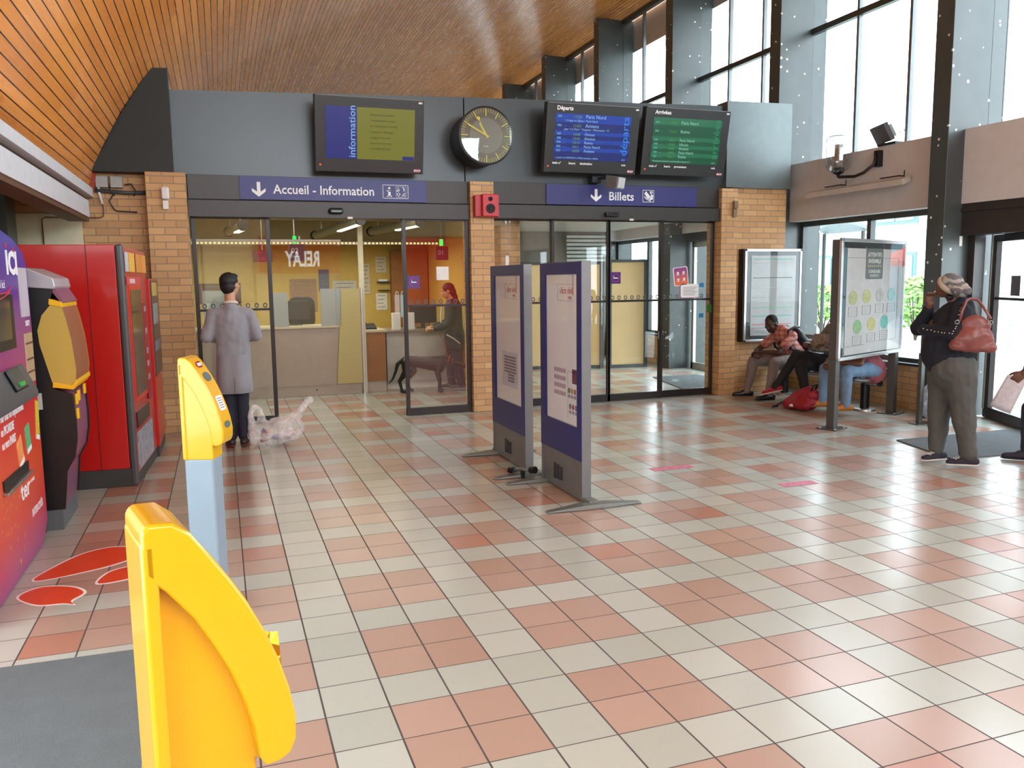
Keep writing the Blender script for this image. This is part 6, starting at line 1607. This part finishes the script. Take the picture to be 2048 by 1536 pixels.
g = Blob(M.Translation(hc) @ hr2); g.ell((0, -.022, .04), (.085, .10, .088)); g.ell((0, -.07, -.03), (.08, .06, .10)); g.ell((0, -.09, -.11), (.07, .04, .08)); g.flesh('hair', mat('dark_red_brown_hair', (60, 26, 22), .6), t, .01, 2, wrinkle=.004, wr_s=50)
g = Blob(); g.cap(P_(-.14, -.02, 1.28), P_(.14, -.02, 1.28), .085); g.cap(P_(0, -.02, 1.22), P_(0, -.02, .70), .19, .21, 18, (X.to_3x3() @ V((0, 1, 0)), .72))
g.limb([P_(.18, 0, 1.28), P_(.22, .05, 1.02), P_(.13, .25, .97)], [.08, .066, .05]); g.limb([P_(-.18, 0, 1.28), P_(-.22, .05, 1.02), P_(-.13, .25, .95)], [.08, .066, .05])
jk = g.flesh('coat', mat('black_winter_coat', (30, 28, 32), .7), t, .012, 3, wrinkle=.009, wr_s=10)
REF = mat('pale_reflective_band', (206, 204, 190), .5)
g = G(); g.tube([P_(-.12, .155, 1.28), P_(-.13, .175, 1.1), P_(-.16, .17, .95)], .011, 6).tube([P_(-.22, .10, .86), P_(-.24, .0, .80), P_(-.2, -.10, .72)], .011, 6).tube([P_(.1, .15, 1.28), P_(.12, .165, 1.12)], .011, 6); g.build('pale_strap', REF, jk)
g = Blob(); g.cap(P_(-.06, -.01, .78), P_(.06, -.01, .78), .13); g.limb([P_(.09, 0, .74), P_(.09, .04, .44), P_(.09, .02, .1)], [.1, .072, .06]); g.limb([P_(-.09, 0, .74), P_(-.09, -.06, .44), P_(-.09, -.12, .1)], [.1, .072, .06]); g.flesh('trousers', TRN, t, .012, 3, wrinkle=.006)
for p in ((.09, .02, .085), (-.09, -.12, .085)): shoe(t, P_(*p), X.to_3x3() @ V((0, 1, 0)), mat('grey_trainer', (90, 84, 84), .7), SOLW)

t = thing('dog', (2.5, 7.75, 0), 'black dog standing in the left doorway, its front half behind the open glass door', 'dog')
X = M.Translation((2.55, 7.72, 0)) @ M.Rotation(D(-18), 4, 'Z')      # x forward for the dog
g = Blob()
g.limb([P_(-.27, 0, .475), P_(-.10, 0, .455), P_(.10, 0, .435), P_(.25, 0, .45)], [.085, .088, .112, .098])          # trunk, deep chest
g.ell(P_(.20, 0, .40), (.10, .085, .12))
g.limb([P_(.27, 0, .47), P_(.37, 0, .47), P_(.44, .0, .45)], [.085, .066, .062])                                        # neck carried low
g.limb([P_(.46, 0, .445), P_(.52, 0, .425), P_(.60, 0, .385)], [.064, .052, .032]); g.ell(P_(.615, 0, .388), (.02, .02, .018))
for sy in (-1, 1):
    g.limb([P_(.22, sy * .06, .40), P_(.19, sy * .07, .29), P_(.215, sy * .07, .16), P_(.21, sy * .07, .05)], [.062, .040, .026, .022]); g.limb([P_(.21, sy * .07, .032), P_(.25, sy * .07, .024)], [.027, .024])
    off = .05 * sy
    g.limb([P_(-.27, sy * .055, .45), P_(-.23 + off, sy * .07, .32), P_(-.33 + off, sy * .07, .18), P_(-.30 + off, sy * .07, .05)], [.080, .054, .027, .022]); g.limb([P_(-.30 + off, sy * .07, .030), P_(-.25 + off, sy * .07, .022)], [.027, .023])
g.limb([P_(-.33, 0, .49), P_(-.41, .0, .43), P_(-.44, 0, .32), P_(-.49, 0, .20), P_(-.55, 0, .14)], [.032, .028, .023, .017, .009])
g.flesh('body', mat('glossy_black_coat', (18, 17, 18), .45, bump=.3, bs=120), t, .0095, 2)
for sy in (-1, 1):
    g = Blob(); g.limb([P_(.43, sy * .05, .49), P_(.42, sy * .075, .45), P_(.44, sy * .078, .40)], [.02, .024, .016]); g.flesh('ear', mat('glossy_black_coat', (18, 17, 18), .45), t, .006, 1)
    Blob().ell(P_(.515, sy * .038, .455), (.009, .009, .009)).build('eye', EYE, t, smooth=True)
G().tube([P_(.36 + .02 * sin(a), .072 * cos(a), .47 + .072 * sin(a)) for a in [2 * pi * k / 20 for k in range(20)]], .010, 8, True).build('collar', mat('red_collar', (150, 60, 40), .6), t, smooth=True)
G().tube([P_(.36, -.07, .50), (2.86, 7.62, .60), (2.84, 7.66, .75), (2.76, 7.78, .94)], .006, 6).build('lead', mat('red_collar', (150, 60, 40), .6), t, smooth=True)

# ---------------- bags
PLAS = NT('clear_plastic_bag'); b_ = PLAS.b
b_.inputs['Base Color'].default_value = (.95, .96, 1, 1); b_.inputs['Roughness'].default_value = .10; b_.inputs['Specular IOR Level'].default_value = .9
n_ = PLAS.noise(7, PLAS.obj(), 5, .6); PLAS.put(b_.inputs['Alpha'], PLAS.ramp(n_, .35, .65, .14, .6)); PLAS.bump(PLAS.noise(11, PLAS.obj(), 4, .6), .8, .05)
t = thing('rubbish_bag', (.2, 4.42, 0), 'see-through plastic bag of litter lying on the tiles beside the cleaner', 'plastic bag')
def crumple(o, a, s_):
    nr = [v.normal.copy() for v in o.data.vertices]
    for v, q in zip(o.data.vertices, nr):
        n1 = noise.noise(v.co * s_); n2 = noise.noise(v.co * s_ * 2.2 + V((3, 1, 7)))
        v.co += q * (abs(n1) * 1.4 - .3 + abs(n2) * .6) * a
g = Blob(); g.limb([(.02, 4.42, .12), (.18, 4.40, .13), (.32, 4.42, .13)], [.12, .14, .11]); g.cap((.20, 4.42, .16), (.36, 4.42, .26), .14, .07)
g.limb([(.34, 4.42, .24), (.42, 4.42, .33), (.47, 4.42, .40), (.52, 4.42, .44)], [.085, .045, .034, .045]); g.cap((.34, 4.42, .14), (.40, 4.42, .18), .09, .07)
g.limb([(-.05, 4.42, .18), (-.07, 4.42, .32), (-.03, 4.42, .41), (.03, 4.42, .38), (.05, 4.42, .24)], [.05, .028, .022, .024, .05])
o = g.flesh('plastic_film', PLAS.m, t, .012, 3); crumple(o, .020, 5.5)
for v in o.data.vertices: v.co.z = max(v.co.z, .003)
rr_ = random.Random(3)
LIT = [(206, 200, 196), (190, 80, 60), (70, 90, 150), (200, 150, 130), (220, 220, 216), (150, 90, 70), (120, 130, 190)]
for k in range(16):
    x, y, z = rr_.uniform(.0, .34), 4.42 + rr_.uniform(-.06, .06), rr_.uniform(.04, .15)
    a = V((x, y, z)); d = V((rr_.uniform(-1, 1), rr_.uniform(-.4, .4), rr_.uniform(-.6, .6))).normalized() * rr_.uniform(.03, .06)
    g = Blob()
    if k % 3: g.cap(a, a + d, .022, .018)
    else: g.ell(a, (.045, .03, .022), M.Rotation(rr_.uniform(0, 3), 4, 'Z'))
    o = g.build('litter', mat('litter_%d' % (k % 7), LIT[k % 7], .5, var=.2, vs=30), t, smooth=True)
t = thing('shopping_bag', (7.25, 2.78, 0), 'pale translucent shopping bag behind the legs of the standing woman', 'plastic bag')
PB = transl('pale_blue_film', (196, 210, 222), .85); 
g = Blob(); g.ell((7.24, 2.72, .24), (.16, .22, .25)); g.ell((7.24, 2.72, .44), (.08, .16, .12)); g.limb([(7.24, 2.66, .5), (7.24, 2.70, .62), (7.24, 2.78, .5)], [.03, .015, .03])
o = g.flesh('plastic_film', PB, t, .014, 2); crumple(o, .03, 11)
for v in o.data.vertices: v.co.z = max(v.co.z, .003)
